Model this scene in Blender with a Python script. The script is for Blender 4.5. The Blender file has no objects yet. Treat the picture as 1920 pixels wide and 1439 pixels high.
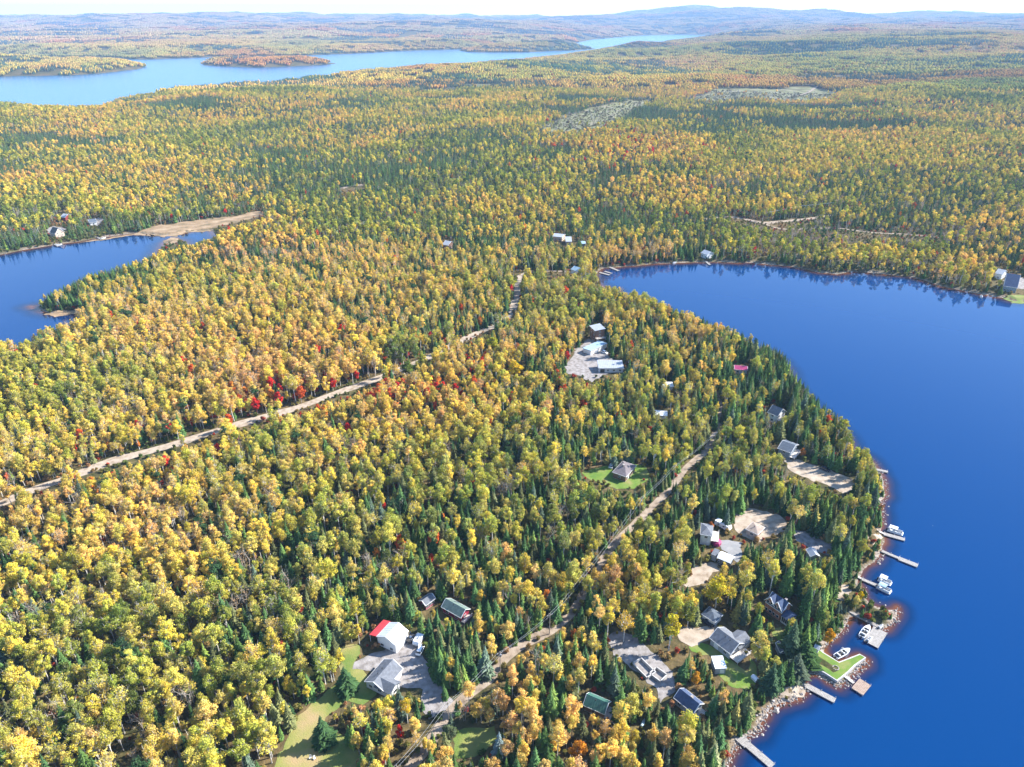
import bpy, bmesh, math, random
import numpy as np
from mathutils import Vector, Matrix
from mathutils.geometry import tessellate_polygon

R = math.radians
sc = bpy.context.scene
COL = sc.collection

# ------------------------------------------------------------------ camera
CAM_H = 190.0
FPX = 1333.0            # focal length in pixels of a 1920 px wide frame
PITCH = R(27.2)
cam_d = bpy.data.cameras.new('camera')
cam_d.sensor_width = 36.0
cam_d.lens = FPX / 1920 * 36
cam_d.clip_start = 1.0
cam_d.clip_end = 60000.0
cam = bpy.data.objects.new('camera', cam_d)
cam.location = (0, 0, CAM_H)
cam.rotation_euler = (math.pi / 2 - PITCH, 0, 0)
COL.objects.link(cam)
sc.camera = cam

# ------------------------------------------------------------------ light
SUN_AZ, SUN_EL = 17.0, 37.0      # azimuth from +X towards +Y
w = bpy.data.worlds.new('World'); sc.world = w; w.use_nodes = True
wn = w.node_tree.nodes; wl = w.node_tree.links
bg = wn['Background']; bg.inputs['Strength'].default_value = 0.128
sky = wn.new('ShaderNodeTexSky'); sky.sky_type = 'NISHITA'; sky.sun_disc = False
sky.sun_elevation = R(SUN_EL); sky.sun_rotation = R(90 - SUN_AZ)
sky.altitude = 300; sky.air_density = 1.0; sky.dust_density = 0.05; sky.ozone_density = 4.0
wl.new(sky.outputs[0], bg.inputs['Color'])
sun_d = bpy.data.lights.new('sun', 'SUN'); sun_d.energy = 4.6; sun_d.angle = R(0.5); sun_d.color = (1.0, 0.96, 0.89)
sun = bpy.data.objects.new('sun', sun_d); COL.objects.link(sun)
sdir = Vector((math.cos(R(SUN_EL)) * math.cos(R(SUN_AZ)), math.cos(R(SUN_EL)) * math.sin(R(SUN_AZ)), math.sin(R(SUN_EL))))
sun.rotation_euler = sdir.to_track_quat('Z', 'Y').to_euler()
sun.location = (0, 0, 400)
sc.view_settings.view_transform = 'Standard'
sc.view_settings.look = 'None'
sc.view_settings.gamma = 1
sc.view_settings.exposure = 1.52
sc.view_settings.use_curve_mapping = False
sc.cycles.max_bounces = 5
sc.cycles.diffuse_bounces = 2
sc.cycles.glossy_bounces = 2
sc.cycles.transmission_bounces = 4
sc.cycles.volume_bounces = 0
sc.cycles.transparent_max_bounces = 6
sc.cycles.caustics_reflective = False
sc.cycles.caustics_refractive = False

# ------------------------------------------------------------------ helpers: projection, noise
cp, sp = math.cos(PITCH), math.sin(PITCH)
LAND = 1.6                                   # height of the near land above the lake

def G(px, py, z=LAND):
    """world point at height z seen at pixel (px, py) of the 1920x1439 photograph"""
    u = (px - 960) / FPX; v = (719.5 - py) / FPX
    d = (u, cp + v * sp, -sp + v * cp)
    t = (z - CAM_H) / d[2]
    return Vector((d[0] * t, d[1] * t, z))

def project(X, Y, Z):
    dz = Z - CAM_H
    dep = Y * cp - dz * sp
    up = Y * sp + dz * cp
    dep = np.maximum(dep, 1.0)
    return 960 + FPX * X / dep, 719.5 - FPX * up / dep, dep

def _h(ix, iy, seed):
    n = (ix.astype(np.int64) * 374761393 + iy.astype(np.int64) * 668265263 + seed * 974634777) & 0xFFFFFFFF
    n = ((n ^ (n >> 13)) * 1274126177) & 0xFFFFFFFF
    n = (n ^ (n >> 16)) & 0xFFFFFFFF
    return n / 4294967295.0

def vn(x, y, scale, seed=0):
    x = np.asarray(x, float) / scale + 1000; y = np.asarray(y, float) / scale + 1000
    ix = np.floor(x); iy = np.floor(y); fx = x - ix; fy = y - iy
    fx = fx * fx * (3 - 2 * fx); fy = fy * fy * (3 - 2 * fy)
    a = _h(ix, iy, seed); b = _h(ix + 1, iy, seed); c = _h(ix, iy + 1, seed); d = _h(ix + 1, iy + 1, seed)
    return (a + (b - a) * fx) * (1 - fy) + (c + (d - c) * fx) * fy

def fbm(x, y, scale, seed=0, oct=3):
    s = 0; a = 1; t = 0
    for k in range(oct):
        s = s + a * vn(x, y, scale / 2 ** k, seed + 17 * k); t += a; a *= .5
    return s / t

def sstep(a, b, x):
    t = np.clip((x - a) / (b - a), 0, 1)
    return t * t * (3 - 2 * t)

def inside(poly, X, Y):
    P = np.asarray(poly, float); x0, y0 = P[:, 0], P[:, 1]; x1, y1 = np.roll(x0, -1), np.roll(y0, -1)
    r = np.zeros(X.shape, bool)
    for a, b, c, d in zip(x0, y0, x1, y1):
        if b == d: continue
        hit = ((b > Y) != (d > Y)) & (X < (c - a) * (Y - b) / (d - b) + a)
        r ^= hit
    return r

def edist(poly, X, Y, closed=True):
    P = np.asarray(poly, float)
    Q = np.roll(P, -1, 0)
    if not closed: P, Q = P[:-1], Q[:-1]
    best = np.full(X.shape, 1e18)
    for (a, b), (c, d) in zip(P, Q):
        vx, vy = c - a, d - b; L = vx * vx + vy * vy + 1e-9
        t = np.clip(((X - a) * vx + (Y - b) * vy) / L, 0, 1)
        best = np.minimum(best, (X - a - t * vx) ** 2 + (Y - b - t * vy) ** 2)
    return np.sqrt(best)

# ------------------------------------------------------------------ shorelines (traced as pixel, height of what hides the bank)
T = 9.0    # bank hidden behind trees
right_lake = [(1340, 1560, 0), (1362, 1439, 0), (1380, 1400, 0), (1392, 1388, 0), (1402, 1382, 0), (1421, 1373, 0), (1427, 1357, 0), (1440, 1334, 0), (1457, 1322, 0),
    (1482, 1315, 0), (1496, 1311, 0), (1506, 1300, 0), (1513, 1291, 0), (1505, 1282, 0), (1506, 1272, 0), (1512, 1266, 0), (1524, 1265, 0),
    (1535, 1268, 0), (1552, 1280, 0), (1571, 1288, 0), (1590, 1279, 0), (1598, 1263, 0), (1612, 1253, 0), (1624, 1245, 0), (1625, 1236, 0),
    (1611, 1229, 0), (1594, 1236, 0), (1573, 1243, 0), (1544, 1226, 0), (1548, 1217, 0), (1552, 1207, 0), (1567, 1201, 0), (1577, 1188, 0),
    (1584, 1180, 0), (1592, 1165, 0), (1594, 1157, 0), (1606, 1160, 0), (1630, 1172, 0), (1655, 1181, 0), (1672, 1172, 0), (1684, 1152, 0), (1682, 1139, 0), (1669, 1144, 0),
    (1657, 1141, 0), (1632, 1133, 0), (1622, 1119, 0), (1618, 1103, 0), (1608, 1096, 0), (1611, 1086, 0), (1619, 1074, 0), (1624, 1065, 0),
    (1639, 1056, 0), (1648, 1047, 0), (1655, 1032, 0), (1660, 1018, 0), (1660, 1006, 0), (1653, 999, 0), (1655, 985, 0), (1655, 963, 0),
    (1653, 940, 0), (1662, 932, 0), (1658, 905, 0), (1649, 884, 0), (1640, 862, 2), (1630, 840, 5), (1600, 822, 6), (1596, 800, 6), (1570, 763, T), (1532, 738, T),
    (1517, 722, T), (1490, 690, T), (1475, 657, T), (1450, 643, T), (1425, 633, T), (1395, 618, T), (1372, 608, T), (1332, 600, 6), (1320, 590, 8), (1287, 579, T),
    (1253, 566, T), (1220, 548, T), (1190, 542, T), (1173, 541, T), (1153, 531, 6), (1128, 532, 2), (1112, 526, 0), (1118, 513, 0), (1131, 503, 0),
    (1173, 500, 0), (1225, 495, 0), (1287, 493, 0), (1350, 492, 0), (1412, 493, 0), (1475, 499, 0), (1497, 503, 0), (1512, 506, 0), (1535, 512, 0), (1570, 515, 0),
    (1599, 509, 0), (1651, 514, 0), (1710, 520, 0), (1768, 538, 0), (1826, 550, 0), (1885, 560, 0), (1899, 566, 0), (1935, 566, 0),
    (2010, 590, 0), (2200, 625, 0), (2700, 700, 0), (3000, 900, 0), (3200, 1560, 0)]
left_lake = [(-500, 500, 0), (-200, 500, 0), (0, 478, 0), (50, 468, 0), (103, 459, 0), (183, 447, 0), (250, 438, 0), (300, 442, 0), (333, 440, 0), (365, 434, 0),
    (397, 431, 0), (404, 436, 6), (360, 452, 6), (328, 448, 0), (313, 452, 0), (302, 462, 2), (260, 479, T), (233, 485, T), (197, 499, T), (167, 506, T), (147, 515, T), (103, 536, T),
    (83, 546, T), (62, 566, 5), (57, 575, 0), (80, 584, 0), (107, 590, 0), (122, 586, 0), (140, 583, 0), (150, 590, 3), (133, 596, T), (100, 603, T), (63, 616, T), (37, 636, T), (0, 630, T),
    (-200, 640, T), (-600, 640, T)]
TF = 11.0
far_lake = [(-500, 165, 0), (-300, 178, 5), (0, 186, TF), (60, 192, TF), (95, 195, TF), (140, 195, TF), (190, 192, TF), (220, 180, TF), (300, 166, TF), (435, 153, TF), (540, 146, TF), (620, 137, TF), (700, 128, TF),
    (780, 121, TF), (870, 118, TF), (960, 112, TF), (1025, 105.5, TF), (1080, 98, TF), (1130, 92, TF), (1220, 86, TF), (1280, 83, TF), (1345, 77, TF), (1342, 69, 0), (1335, 66, 0), (1270, 65, 0), (1210, 66.5, 0),
    (1150, 71, 0), (1095, 77.5, 0), (1065, 82, 0), (960, 86, 0), (900, 91, 0), (860, 92.5, 0), (800, 94, 0), (750, 96, 0), (650, 101, 0), (550, 105, 0), (470, 107, 0), (400, 107, 0), (320, 110, 0),
    (265, 112, 0), (200, 108, 0), (0, 108, 0), (-500, 110, 0)]
islands = [[(-500, 150, 0), (0, 143.5, 0), (60, 142.5, 0), (130, 141.5, 0), (185, 138, 0), (235, 132.5, 0), (262, 129.5, 0), (272, 124, 0), (262, 120, 5), (200, 118, 5), (0, 118, 5), (-500, 120, 0)],
    [(374, 119, 0), (385, 123, 0), (430, 125, 0), (480, 127, 0), (545, 124.5, 0), (600, 122, 0), (632, 119.5, 0), (610, 117, 3), (540, 115, 4), (430, 113.5, 4), (385, 116, 2)],
    [(858, 95, 0), (880, 98, 0), (930, 98.5, 0), (985, 98.5, 0), (1040, 95.5, 0), (1085, 94.5, 0), (1118, 91.5, 0), (1100, 90.5, 0), (1060, 89, 3), (980, 88, 3), (900, 90, 3)],
    [(1238, 86, 0), (1262, 84.5, 0), (1300, 81, 0), (1280, 79.7, 0), (1250, 81.5, 0)]]

def gpoly(P, sub=None, rough=0.12, seed=1):
    """to ground, then break the long edges a little so that the bank is irregular"""
    pts = []
    for p in P:
        g = G(p[0], p[1], p[2]); pts.append((g.x, g.y))
    if sub is None: return pts
    rnd = random.Random(seed)
    for _ in range(sub):
        out = []
        for i, a in enumerate(pts):
            b = pts[(i + 1) % len(pts)]
            dx, dy = b[0] - a[0], b[1] - a[1]; L = math.hypot(dx, dy)
            k = rnd.uniform(-1, 1) * rough
            out += [a, ((a[0] + b[0]) / 2 - dy * k, (a[1] + b[1]) / 2 + dx * k)]
        pts = out
    return pts

WR = gpoly(right_lake, 1, .07, 3); WL = gpoly(left_lake, 1, .07, 4); WF = gpoly(far_lake, 1, .04, 5); ISL = [gpoly(p, 1, .05, 6) for p in islands]

def water_sd(X, Y):
    """signed distance to the nearest shore, negative on water"""
    X = np.asarray(X, float); Y = np.asarray(Y, float)
    out = np.full(X.shape, 1e9)
    for P in (WR, WL, WF):
        d = edist(P, X, Y); ins = inside(P, X, Y)
        out = np.minimum(out, np.where(ins, -d, d))
    for P in ISL:
        d = edist(P, X, Y); ins = inside(P, X, Y)
        isd = np.where(ins, d, -d)
        out = np.where(out < 0, np.maximum(out, isd), out)
    return out

def height(X, Y, sd=None):
    X = np.asarray(X, float); Y = np.asarray(Y, float)
    if sd is None: sd = water_sd(X, Y)
    r = np.hypot(X, Y)
    bank = sstep(0, 5, sd) * LAND
    und = (fbm(X, Y, 160, 11, 2) - .5) * 1.0 * sstep(4, 60, sd)
    hills = sstep(650, 1500, r) * (fbm(X, Y, 620, 21, 4) - .38) * 62 * sstep(0, 260, sd)
    hills = np.maximum(hills, -1.0)
    right = sstep(300, 2200, X - 0.10 * Y) * sstep(1400, 3800, r) * 55 * sstep(0, 500, sd)
    far = sstep(3800, 12500, r) * (20 + 330 * np.maximum(fbm(X, Y, 2300, 31, 5) - .34 - .08 * sstep(-1000, 4000, X) + .05, 0)) * sstep(0, 1500, sd)
    far2 = sstep(9000, 17000, r) * 260 * np.maximum(fbm(X, Y, 4200, 41, 3) - .25, 0) * 1.3
    rise = np.zeros(X.shape)
    for P in ISL[:2]: rise = np.maximum(rise, inside(P, X, Y) * sstep(0, 110, sd) * 17)
    rise = rise + sstep(3900, 4300, r) * sstep(0, 260, sd) * 28 * (.5 + fbm(X, Y, 500, 33, 3))
    bed = -np.clip(-sd * .35, 0, 4)
    return np.where(sd < 0, bed, bank + und + hills + right + far * .95 + far2 + rise)

# ------------------------------------------------------------------ materials
def mat(name, col=None, rough=.7, metal=0, spec=.5):
    m = bpy.data.materials.new(name); m.use_nodes = True
    b = m.node_tree.nodes['Principled BSDF']
    if col: b.inputs['Base Color'].default_value = (*col, 1)
    b.inputs['Roughness'].default_value = rough; b.inputs['Metallic'].default_value = metal
    b.inputs['Specular IOR Level'].default_value = spec
    return m

def nd(m, t, **kw):
    n = m.node_tree.nodes.new(t)
    for k, v in kw.items(): setattr(n, k, v)
    return n

def noisy(name, cols, scale=1.0, rough=.85, detail=6, pos=None, bump=0.0, metal=0, dist=0.0, spec=.3, bscale=None):
    """object-space noise through a colour ramp, optional bump"""
    m = mat(name, None, rough, metal, spec); L = m.node_tree.links; b = m.node_tree.nodes['Principled BSDF']
    tc = nd(m, 'ShaderNodeNewGeometry'); n = nd(m, 'ShaderNodeTexNoise'); n.inputs['Scale'].default_value = scale
    n.inputs['Detail'].default_value = detail; n.inputs['Distortion'].default_value = dist
    L.new(tc.outputs['Position'], n.inputs['Vector'])
    r = nd(m, 'ShaderNodeValToRGB'); e = r.color_ramp.elements
    while len(e) < len(cols): e.new(.5)
    pos = pos or [.3 + .4 * i / (len(cols) - 1) for i in range(len(cols))]
    for i, c in enumerate(cols): e[i].position = pos[i]; e[i].color = (*c, 1)
    L.new(n.outputs['Fac'], r.inputs['Fac']); L.new(r.outputs['Color'], b.inputs['Base Color'])
    if bump:
        n2 = nd(m, 'ShaderNodeTexNoise'); n2.inputs['Scale'].default_value = bscale or scale * 3; n2.inputs['Detail'].default_value = 4
        L.new(tc.outputs['Position'], n2.inputs['Vector'])
        bp = nd(m, 'ShaderNodeBump'); bp.inputs['Strength'].default_value = bump; bp.inputs['Distance'].default_value = .3
        L.new(n2.outputs['Fac'], bp.inputs['Height']); L.new(bp.outputs['Normal'], b.inputs['Normal'])
    return m

def leaf_mat(name, trans=.3, amt=1.0):
    m = bpy.data.materials.new(name); m.use_nodes = True; N = m.node_tree; L = N.links; N.nodes.clear()
    at = nd(m, 'ShaderNodeAttribute', attribute_type='INSTANCER', attribute_name='tint')
    va = nd(m, 'ShaderNodeAttribute', attribute_type='GEOMETRY', attribute_name='var')
    mx = nd(m, 'ShaderNodeVectorMath', operation='MULTIPLY')
    L.new(at.outputs['Vector'], mx.inputs[0]); L.new(va.outputs['Vector'], mx.inputs[1])
    d = nd(m, 'ShaderNodeBsdfDiffuse'); t = nd(m, 'ShaderNodeBsdfTranslucent'); s = nd(m, 'ShaderNodeMixShader')
    s.inputs['Fac'].default_value = trans
    L.new(mx.outputs[0], d.inputs['Color']); L.new(mx.outputs[0], t.inputs['Color'])
    L.new(d.outputs[0], s.inputs[1]); L.new(t.outputs[0], s.inputs[2])
    o = nd(m, 'ShaderNodeOutputMaterial'); L.new(s.outputs[0], o.inputs['Surface'])
    return m

M = {}
M['leaf'] = leaf_mat('leaves', .22)
M['needle'] = leaf_mat('needles', .10)
M['birch_bark'] = noisy('birch_bark', [(.30, .27, .23), (.62, .58, .52), (.72, .70, .66)], 1.3, .8)
M['dark_bark'] = noisy('dark_bark', [(.06, .045, .035), (.14, .11, .08)], 1.5, .9)
M['grey_bark'] = noisy('grey_bark', [(.30, .26, .22), (.50, .45, .40)], 1.2, .9)

# forest floor / terrain
def terrain_mat():
    m = mat('forest_floor', None, .95, 0, .1); L = m.node_tree.links; b = m.node_tree.nodes['Principled BSDF']
    g = nd(m, 'ShaderNodeNewGeometry')
    def noise(s, d=6):
        n = nd(m, 'ShaderNodeTexNoise'); n.inputs['Scale'].default_value = s; n.inputs['Detail'].default_value = d
        L.new(g.outputs['Position'], n.inputs['Vector']); return n
    def ramp(n, cs, ps):
        r = nd(m, 'ShaderNodeValToRGB'); e = r.color_ramp.elements
        while len(e) < len(cs): e.new(.5)
        for i, c in enumerate(cs): e[i].position = ps[i]; e[i].color = (*c, 1)
        L.new(n.outputs['Fac'], r.inputs['Fac']); return r
    a = ramp(noise(.35, 8), [(.030, .032, .014), (.10, .075, .035), (.21, .15, .07)], [.36, .52, .7])
    c = ramp(noise(.02, 4), [(.055, .065, .02), (.16, .11, .05)], [.4, .6])
    mx = nd(m, 'ShaderNodeMix', data_type='RGBA'); mx.inputs[0].default_value = .45
    L.new(a.outputs[0], mx.inputs[6]); L.new(c.outputs[0], mx.inputs[7])
    # shore: pale stones and sand where the bank runs into the water, brown bed below
    sh = nd(m, 'ShaderNodeAttribute', attribute_name='shore')
    st = ramp(noise(1.1, 5), [(.13, .09, .06), (.26, .21, .17), (.40, .35, .30)], [.38, .5, .66])
    m2 = nd(m, 'ShaderNodeMix', data_type='RGBA')
    L.new(sh.outputs['Fac'], m2.inputs[0]); L.new(mx.outputs[2], m2.inputs[6]); L.new(st.outputs[0], m2.inputs[7])
    cl = nd(m, 'ShaderNodeAttribute', attribute_name='clearing')
    cr = ramp(noise(.035, 12), [(.11, .095, .05), (.175, .18, .08), (.24, .21, .14)], [.38, .5, .64])
    m3 = nd(m, 'ShaderNodeMix', data_type='RGBA')
    L.new(cl.outputs['Fac'], m3.inputs[0]); L.new(m2.outputs[2], m3.inputs[6]); L.new(cr.outputs[0], m3.inputs[7])
    L.new(m3.outputs[2], b.inputs['Base Color'])
    bp = nd(m, 'ShaderNodeBump'); bp.inputs['Strength'].default_value = .7; bp.inputs['Distance'].default_value = .6
    L.new(noise(.9, 5).outputs['Fac'], bp.inputs['Height']); L.new(bp.outputs['Normal'], b.inputs['Normal'])
    return m
M['terrain'] = terrain_mat()

def water_mat(name='lake_water', rough=.03, deep=((.0005, .019, .078), (.0, .032, .128)), far=False):
    m = mat(name, None, rough, 0, .5); L = m.node_tree.links; b = m.node_tree.nodes['Principled BSDF']
    b.inputs['IOR'].default_value = 1.34; b.inputs['Specular Tint'].default_value = (.3, .7, 1, 1)
    g = nd(m, 'ShaderNodeNewGeometry')
    at = nd(m, 'ShaderNodeAttribute', attribute_name='depth')
    n = nd(m, 'ShaderNodeTexNoise'); n.inputs['Scale'].default_value = .07; n.inputs['Detail'].default_value = 7
    L.new(g.outputs['Position'], n.inputs['Vector'])
    ad = nd(m, 'ShaderNodeMath', operation='MULTIPLY_ADD'); ad.inputs[1].default_value = .5; L.new(n.outputs['Fac'], ad.inputs[0])
    sb = nd(m, 'ShaderNodeMath', operation='SUBTRACT'); sb.inputs[1].default_value = .22; L.new(at.outputs['Fac'], sb.inputs[0]); L.new(sb.outputs[0], ad.inputs[2])
    r = nd(m, 'ShaderNodeValToRGB'); e = r.color_ramp.elements
    cs = [(.15, .055, .018), (.075, .030, .020), (.022, .022, .055), deep[0], deep[1]]
    ps = [.02, .16, .34, .60, 1.0]
    while len(e) < 5: e.new(.5)
    for i in range(5): e[i].position = ps[i]; e[i].color = (*cs[i], 1)
    L.new(ad.outputs[0], r.inputs['Fac']); L.new(r.outputs[0], b.inputs['Base Color'])
    # ripples
    n2 = nd(m, 'ShaderNodeTexNoise'); n2.inputs['Scale'].default_value = 1.1; n2.inputs['Detail'].default_value = 3
    n3 = nd(m, 'ShaderNodeTexNoise'); n3.inputs['Scale'].default_value = .004; n3.inputs['Detail'].default_value = 3
    L.new(g.outputs['Position'], n2.inputs['Vector']); L.new(g.outputs['Position'], n3.inputs['Vector'])
    mr = nd(m, 'ShaderNodeMapRange'); mr.inputs['From Min'].default_value = .42; mr.inputs['From Max'].default_value = .6
    mr.inputs['To Min'].default_value = .03; mr.inputs['To Max'].default_value = .12
    L.new(n3.outputs['Fac'], mr.inputs['Value'])
    bp = nd(m, 'ShaderNodeBump'); bp.inputs['Distance'].default_value = .05
    L.new(mr.outputs[0], bp.inputs['Strength']); L.new(n2.outputs['Fac'], bp.inputs['Height']); L.new(bp.outputs['Normal'], b.inputs['Normal'])
    return m
M['water'] = water_mat()
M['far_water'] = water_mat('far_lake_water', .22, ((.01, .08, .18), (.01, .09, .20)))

# ------------------------------------------------------------------ mesh helpers
def link(name, me, parent=None, m=None):
    o = bpy.data.objects.new(name, me); COL.objects.link(o)
    if parent: o.parent = parent
    if m is not None and me is not None and not me.materials: me.materials.append(m)
    return o

def tag(o, label=None, cat=None, group=None, kind=None):
    if label: o['label'] = label
    if cat: o['category'] = cat
    if group: o['group'] = group
    if kind: o['kind'] = kind
    return o

def empty(name, loc, rz=0):
    o = bpy.data.objects.new(name, None); COL.objects.link(o); o.location = loc; o.rotation_euler = (0, 0, rz); o.empty_display_size = .5
    return o

def npmesh(name, V, F, nper, attrs=None, m=None, smooth=False):
    """V (n,3), F flat index list, all faces of nper corners"""
    me = bpy.data.meshes.new(name); V = np.asarray(V, np.float32); F = np.asarray(F, np.int32).ravel(); nf = len(F) // nper
    me.vertices.add(len(V)); me.vertices.foreach_set('co', V.ravel())
    me.loops.add(len(F)); me.loops.foreach_set('vertex_index', F)
    me.polygons.add(nf); me.polygons.foreach_set('loop_start', np.arange(0, nf * nper, nper, dtype=np.int32))
    me.polygons.foreach_set('loop_total', np.full(nf, nper, np.int32))
    if smooth: me.polygons.foreach_set('use_smooth', np.ones(nf, bool))
    me.update(); me.validate()
    for k, v in (attrs or {}).items():
        v = np.asarray(v, np.float32)
        if v.ndim == 1: a = me.attributes.new(k, 'FLOAT', 'POINT'); a.data.foreach_set('value', v)
        else: a = me.attributes.new(k, 'FLOAT_VECTOR', 'POINT'); a.data.foreach_set('vector', v.ravel())
    if m is not None: me.materials.append(m)
    return me

class MB:
    """collects boxes, prisms and tubes, links them as ONE mesh object"""
    def __init__(s): s.v = []; s.f = []
    def poly(s, pts, faces):
        n = len(s.v); s.v += [tuple(p) for p in pts]; s.f += [tuple(i + n for i in f) for f in faces]
    def box(s, c, d, rz=0, rx=0, ry=0):
        hx, hy, hz = d[0] / 2, d[1] / 2, d[2] / 2
        mt = Matrix.Translation(c) @ Matrix.Rotation(rz, 4, 'Z') @ Matrix.Rotation(ry, 4, 'Y') @ Matrix.Rotation(rx, 4, 'X')
        P = [mt @ Vector((x, y, z)) for z in (-hz, hz) for y in (-hy, hy) for x in (-hx, hx)]
        s.poly(P, [(0, 2, 3, 1), (4, 5, 7, 6), (0, 1, 5, 4), (2, 6, 7, 3), (0, 4, 6, 2), (1, 3, 7, 5)])
    def tube(s, a, b, r0, r1=None, n=6, caps=True):
        r1 = r0 if r1 is None else r1
        a, b = Vector(a), Vector(b); d = (b - a).normalized(); u = d.orthogonal().normalized(); v = d.cross(u)
        P = [a + (u * math.cos(2 * math.pi * i / n) + v * math.sin(2 * math.pi * i / n)) * r0 for i in range(n)]
        P += [b + (u * math.cos(2 * math.pi * i / n) + v * math.sin(2 * math.pi * i / n)) * r1 for i in range(n)]
        F = [(i, (i + 1) % n, n + (i + 1) % n, n + i) for i in range(n)]
        if caps: F += [tuple(range(n - 1, -1, -1)), tuple(range(n, 2 * n))]
        s.poly(P, F)
    def prism(s, pts2, axis, a, b):
        """extrude a 2D outline along an axis from a to b; axis 'x': pts=(y,z), 'y': (x,z), 'z': (x,y)"""
        f = {'x': lambda p, t: (t, p[0], p[1]), 'y': lambda p, t: (p[0], t, p[1]), 'z': lambda p, t: (p[0], p[1], t)}[axis]
        n = len(pts2)
        s.poly([f(p, a) for p in pts2] + [f(p, b) for p in pts2],
               [tuple(range(n - 1, -1, -1)), tuple(range(n, 2 * n))] + [(i, (i + 1) % n, n + (i + 1) % n, n + i) for i in range(n)])
    def loft(s, rings, caps=True):
        n = len(rings[0]); k0 = len(s.v)
        P = [p for r in rings for p in r]; F = []
        for k in range(len(rings) - 1):
            F += [(k * n + i, k * n + (i + 1) % n, (k + 1) * n + (i + 1) % n, (k + 1) * n + i) for i in range(n)]
        if caps: F += [tuple(range(n - 1, -1, -1)), tuple(range((len(rings) - 1) * n, len(rings) * n))]
        s.poly(P, F)
    def mesh(s, name, m=None):
        me = bpy.data.meshes.new(name); me.from_pydata(s.v, [], s.f); me.update()
        bm = bmesh.new(); bm.from_mesh(me); bmesh.ops.recalc_face_normals(bm, faces=bm.faces); bm.to_mesh(me); bm.free()
        if m is not None: me.materials.append(m)
        return me
    def build(s, name, m, parent=None, bevel=0):
        o = link(name, s.mesh(name, m), parent)
        return o

# ------------------------------------------------------------------ terrain and water
def rings(r0, r1, q, th0, th1, nt):
    nr = int(math.log(r1 / r0) / math.log(q)) + 1
    r = r0 * q ** np.arange(nr + 1); th = np.linspace(th0, th1, nt + 1)
    RR, TT = np.meshgrid(r, th, indexing='ij')
    X = RR * np.sin(TT); Y = RR * np.cos(TT)
    i = np.arange(nr)[:, None] * (nt + 1) + np.arange(nt)[None, :]
    F = np.stack([i, i + (nt + 1), i + (nt + 2), i + 1], -1).reshape(-1, 4)
    return X.ravel(), Y.ravel(), F

# cleared places: (kind, pixel polygon); they are also kept open to the camera
clear_cut = [[(1000, 247), (1050, 257), (1095, 257), (1150, 237), (1168, 222), (1195, 206), (1240, 189), (1290, 192), (1330, 197), (1400, 192), (1450, 195), (1540, 193), (1578, 178),
              (1560, 166), (1340, 163), (1328, 178), (1290, 186), (1240, 186), (1180, 187), (1100, 208), (1050, 220)],
             [(780, 172), (830, 165), (925, 155), (925, 159), (835, 175), (790, 176)]]
TX, TY, TFc = rings(88, 22000, 1.0095, R(-60), R(60), 540)
TSD = water_sd(TX, TY); TZ = height(TX, TY, TSD)
tpx, tpy, tdep = project(TX, TY, TZ)
clr = np.zeros(TX.shape, bool)
for P in clear_cut: clr |= inside(P, tpx + (fbm(TX, TY, 60, 87, 3) - .5) * 30, tpy + (fbm(TX, TY, 60, 88, 3) - .5) * 12)
rr = np.hypot(TX, TY)
shore = (1 - sstep(.2, 2.2, TSD + (vn(TX, TY, 7, 5) - .5) * 3)) * (TSD > -50) * np.clip(1.3 - rr / 2500, 0, 1)
# one fan of terrain in front of the camera, plus the strip under and behind it
tme = npmesh('terrain', np.stack([TX, TY, TZ], 1), TFc[:, ::-1], 4, {'shore': shore, 'clearing': clr.astype(float)}, M['terrain'], True)
tag(link('terrain', tme), 'rolling forest floor around the lakes', kind='structure')

def lake(name, P, label, wm='water'):
    P3 = np.asarray(P); c0, c1 = P3.min(0) - 20, P3.max(0) + 20
    ins = (TX > c0[0]) & (TX < c1[0]) & (TY > c0[1]) & (TY < c1[1]) & (TSD < 14)
    # only the faces of this lake: every corner close to it
    dd = edist(P, TX[ins], TY[ins]); ii = inside(P, TX[ins], TY[ins])
    own = np.zeros(TX.shape, bool); own[np.where(ins)[0]] = ii | (dd < 14 + rr[ins] * .02)
    keep = own[TFc].all(1)
    F = TFc[keep][:, ::-1]; used = np.unique(F); mp = np.full(len(TX), -1); mp[used] = np.arange(len(used))
    dep = np.clip(-TSD[used] / np.clip(rr[used] * .024, 7, 24), 0, 1.2)
    dep = np.where(rr[used] > 900, np.maximum(dep, 1.0), dep)
    me = npmesh(name, np.stack([TX[used], TY[used], np.zeros(len(used))], 1), mp[F], 4, {'depth': dep}, M[wm], True)
    tag(link(name, me), label, kind='structure')
lake('lake_water', WR, 'deep blue lake with brown shallows along the cottages')
lake('bay_water', WL, 'narrow blue lake beyond the forest with a sandy marsh')
lake('distant_lake_water', WF, 'pale blue far lake with islands below the hills', 'far_water')
print('terrain', len(TX))
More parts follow.
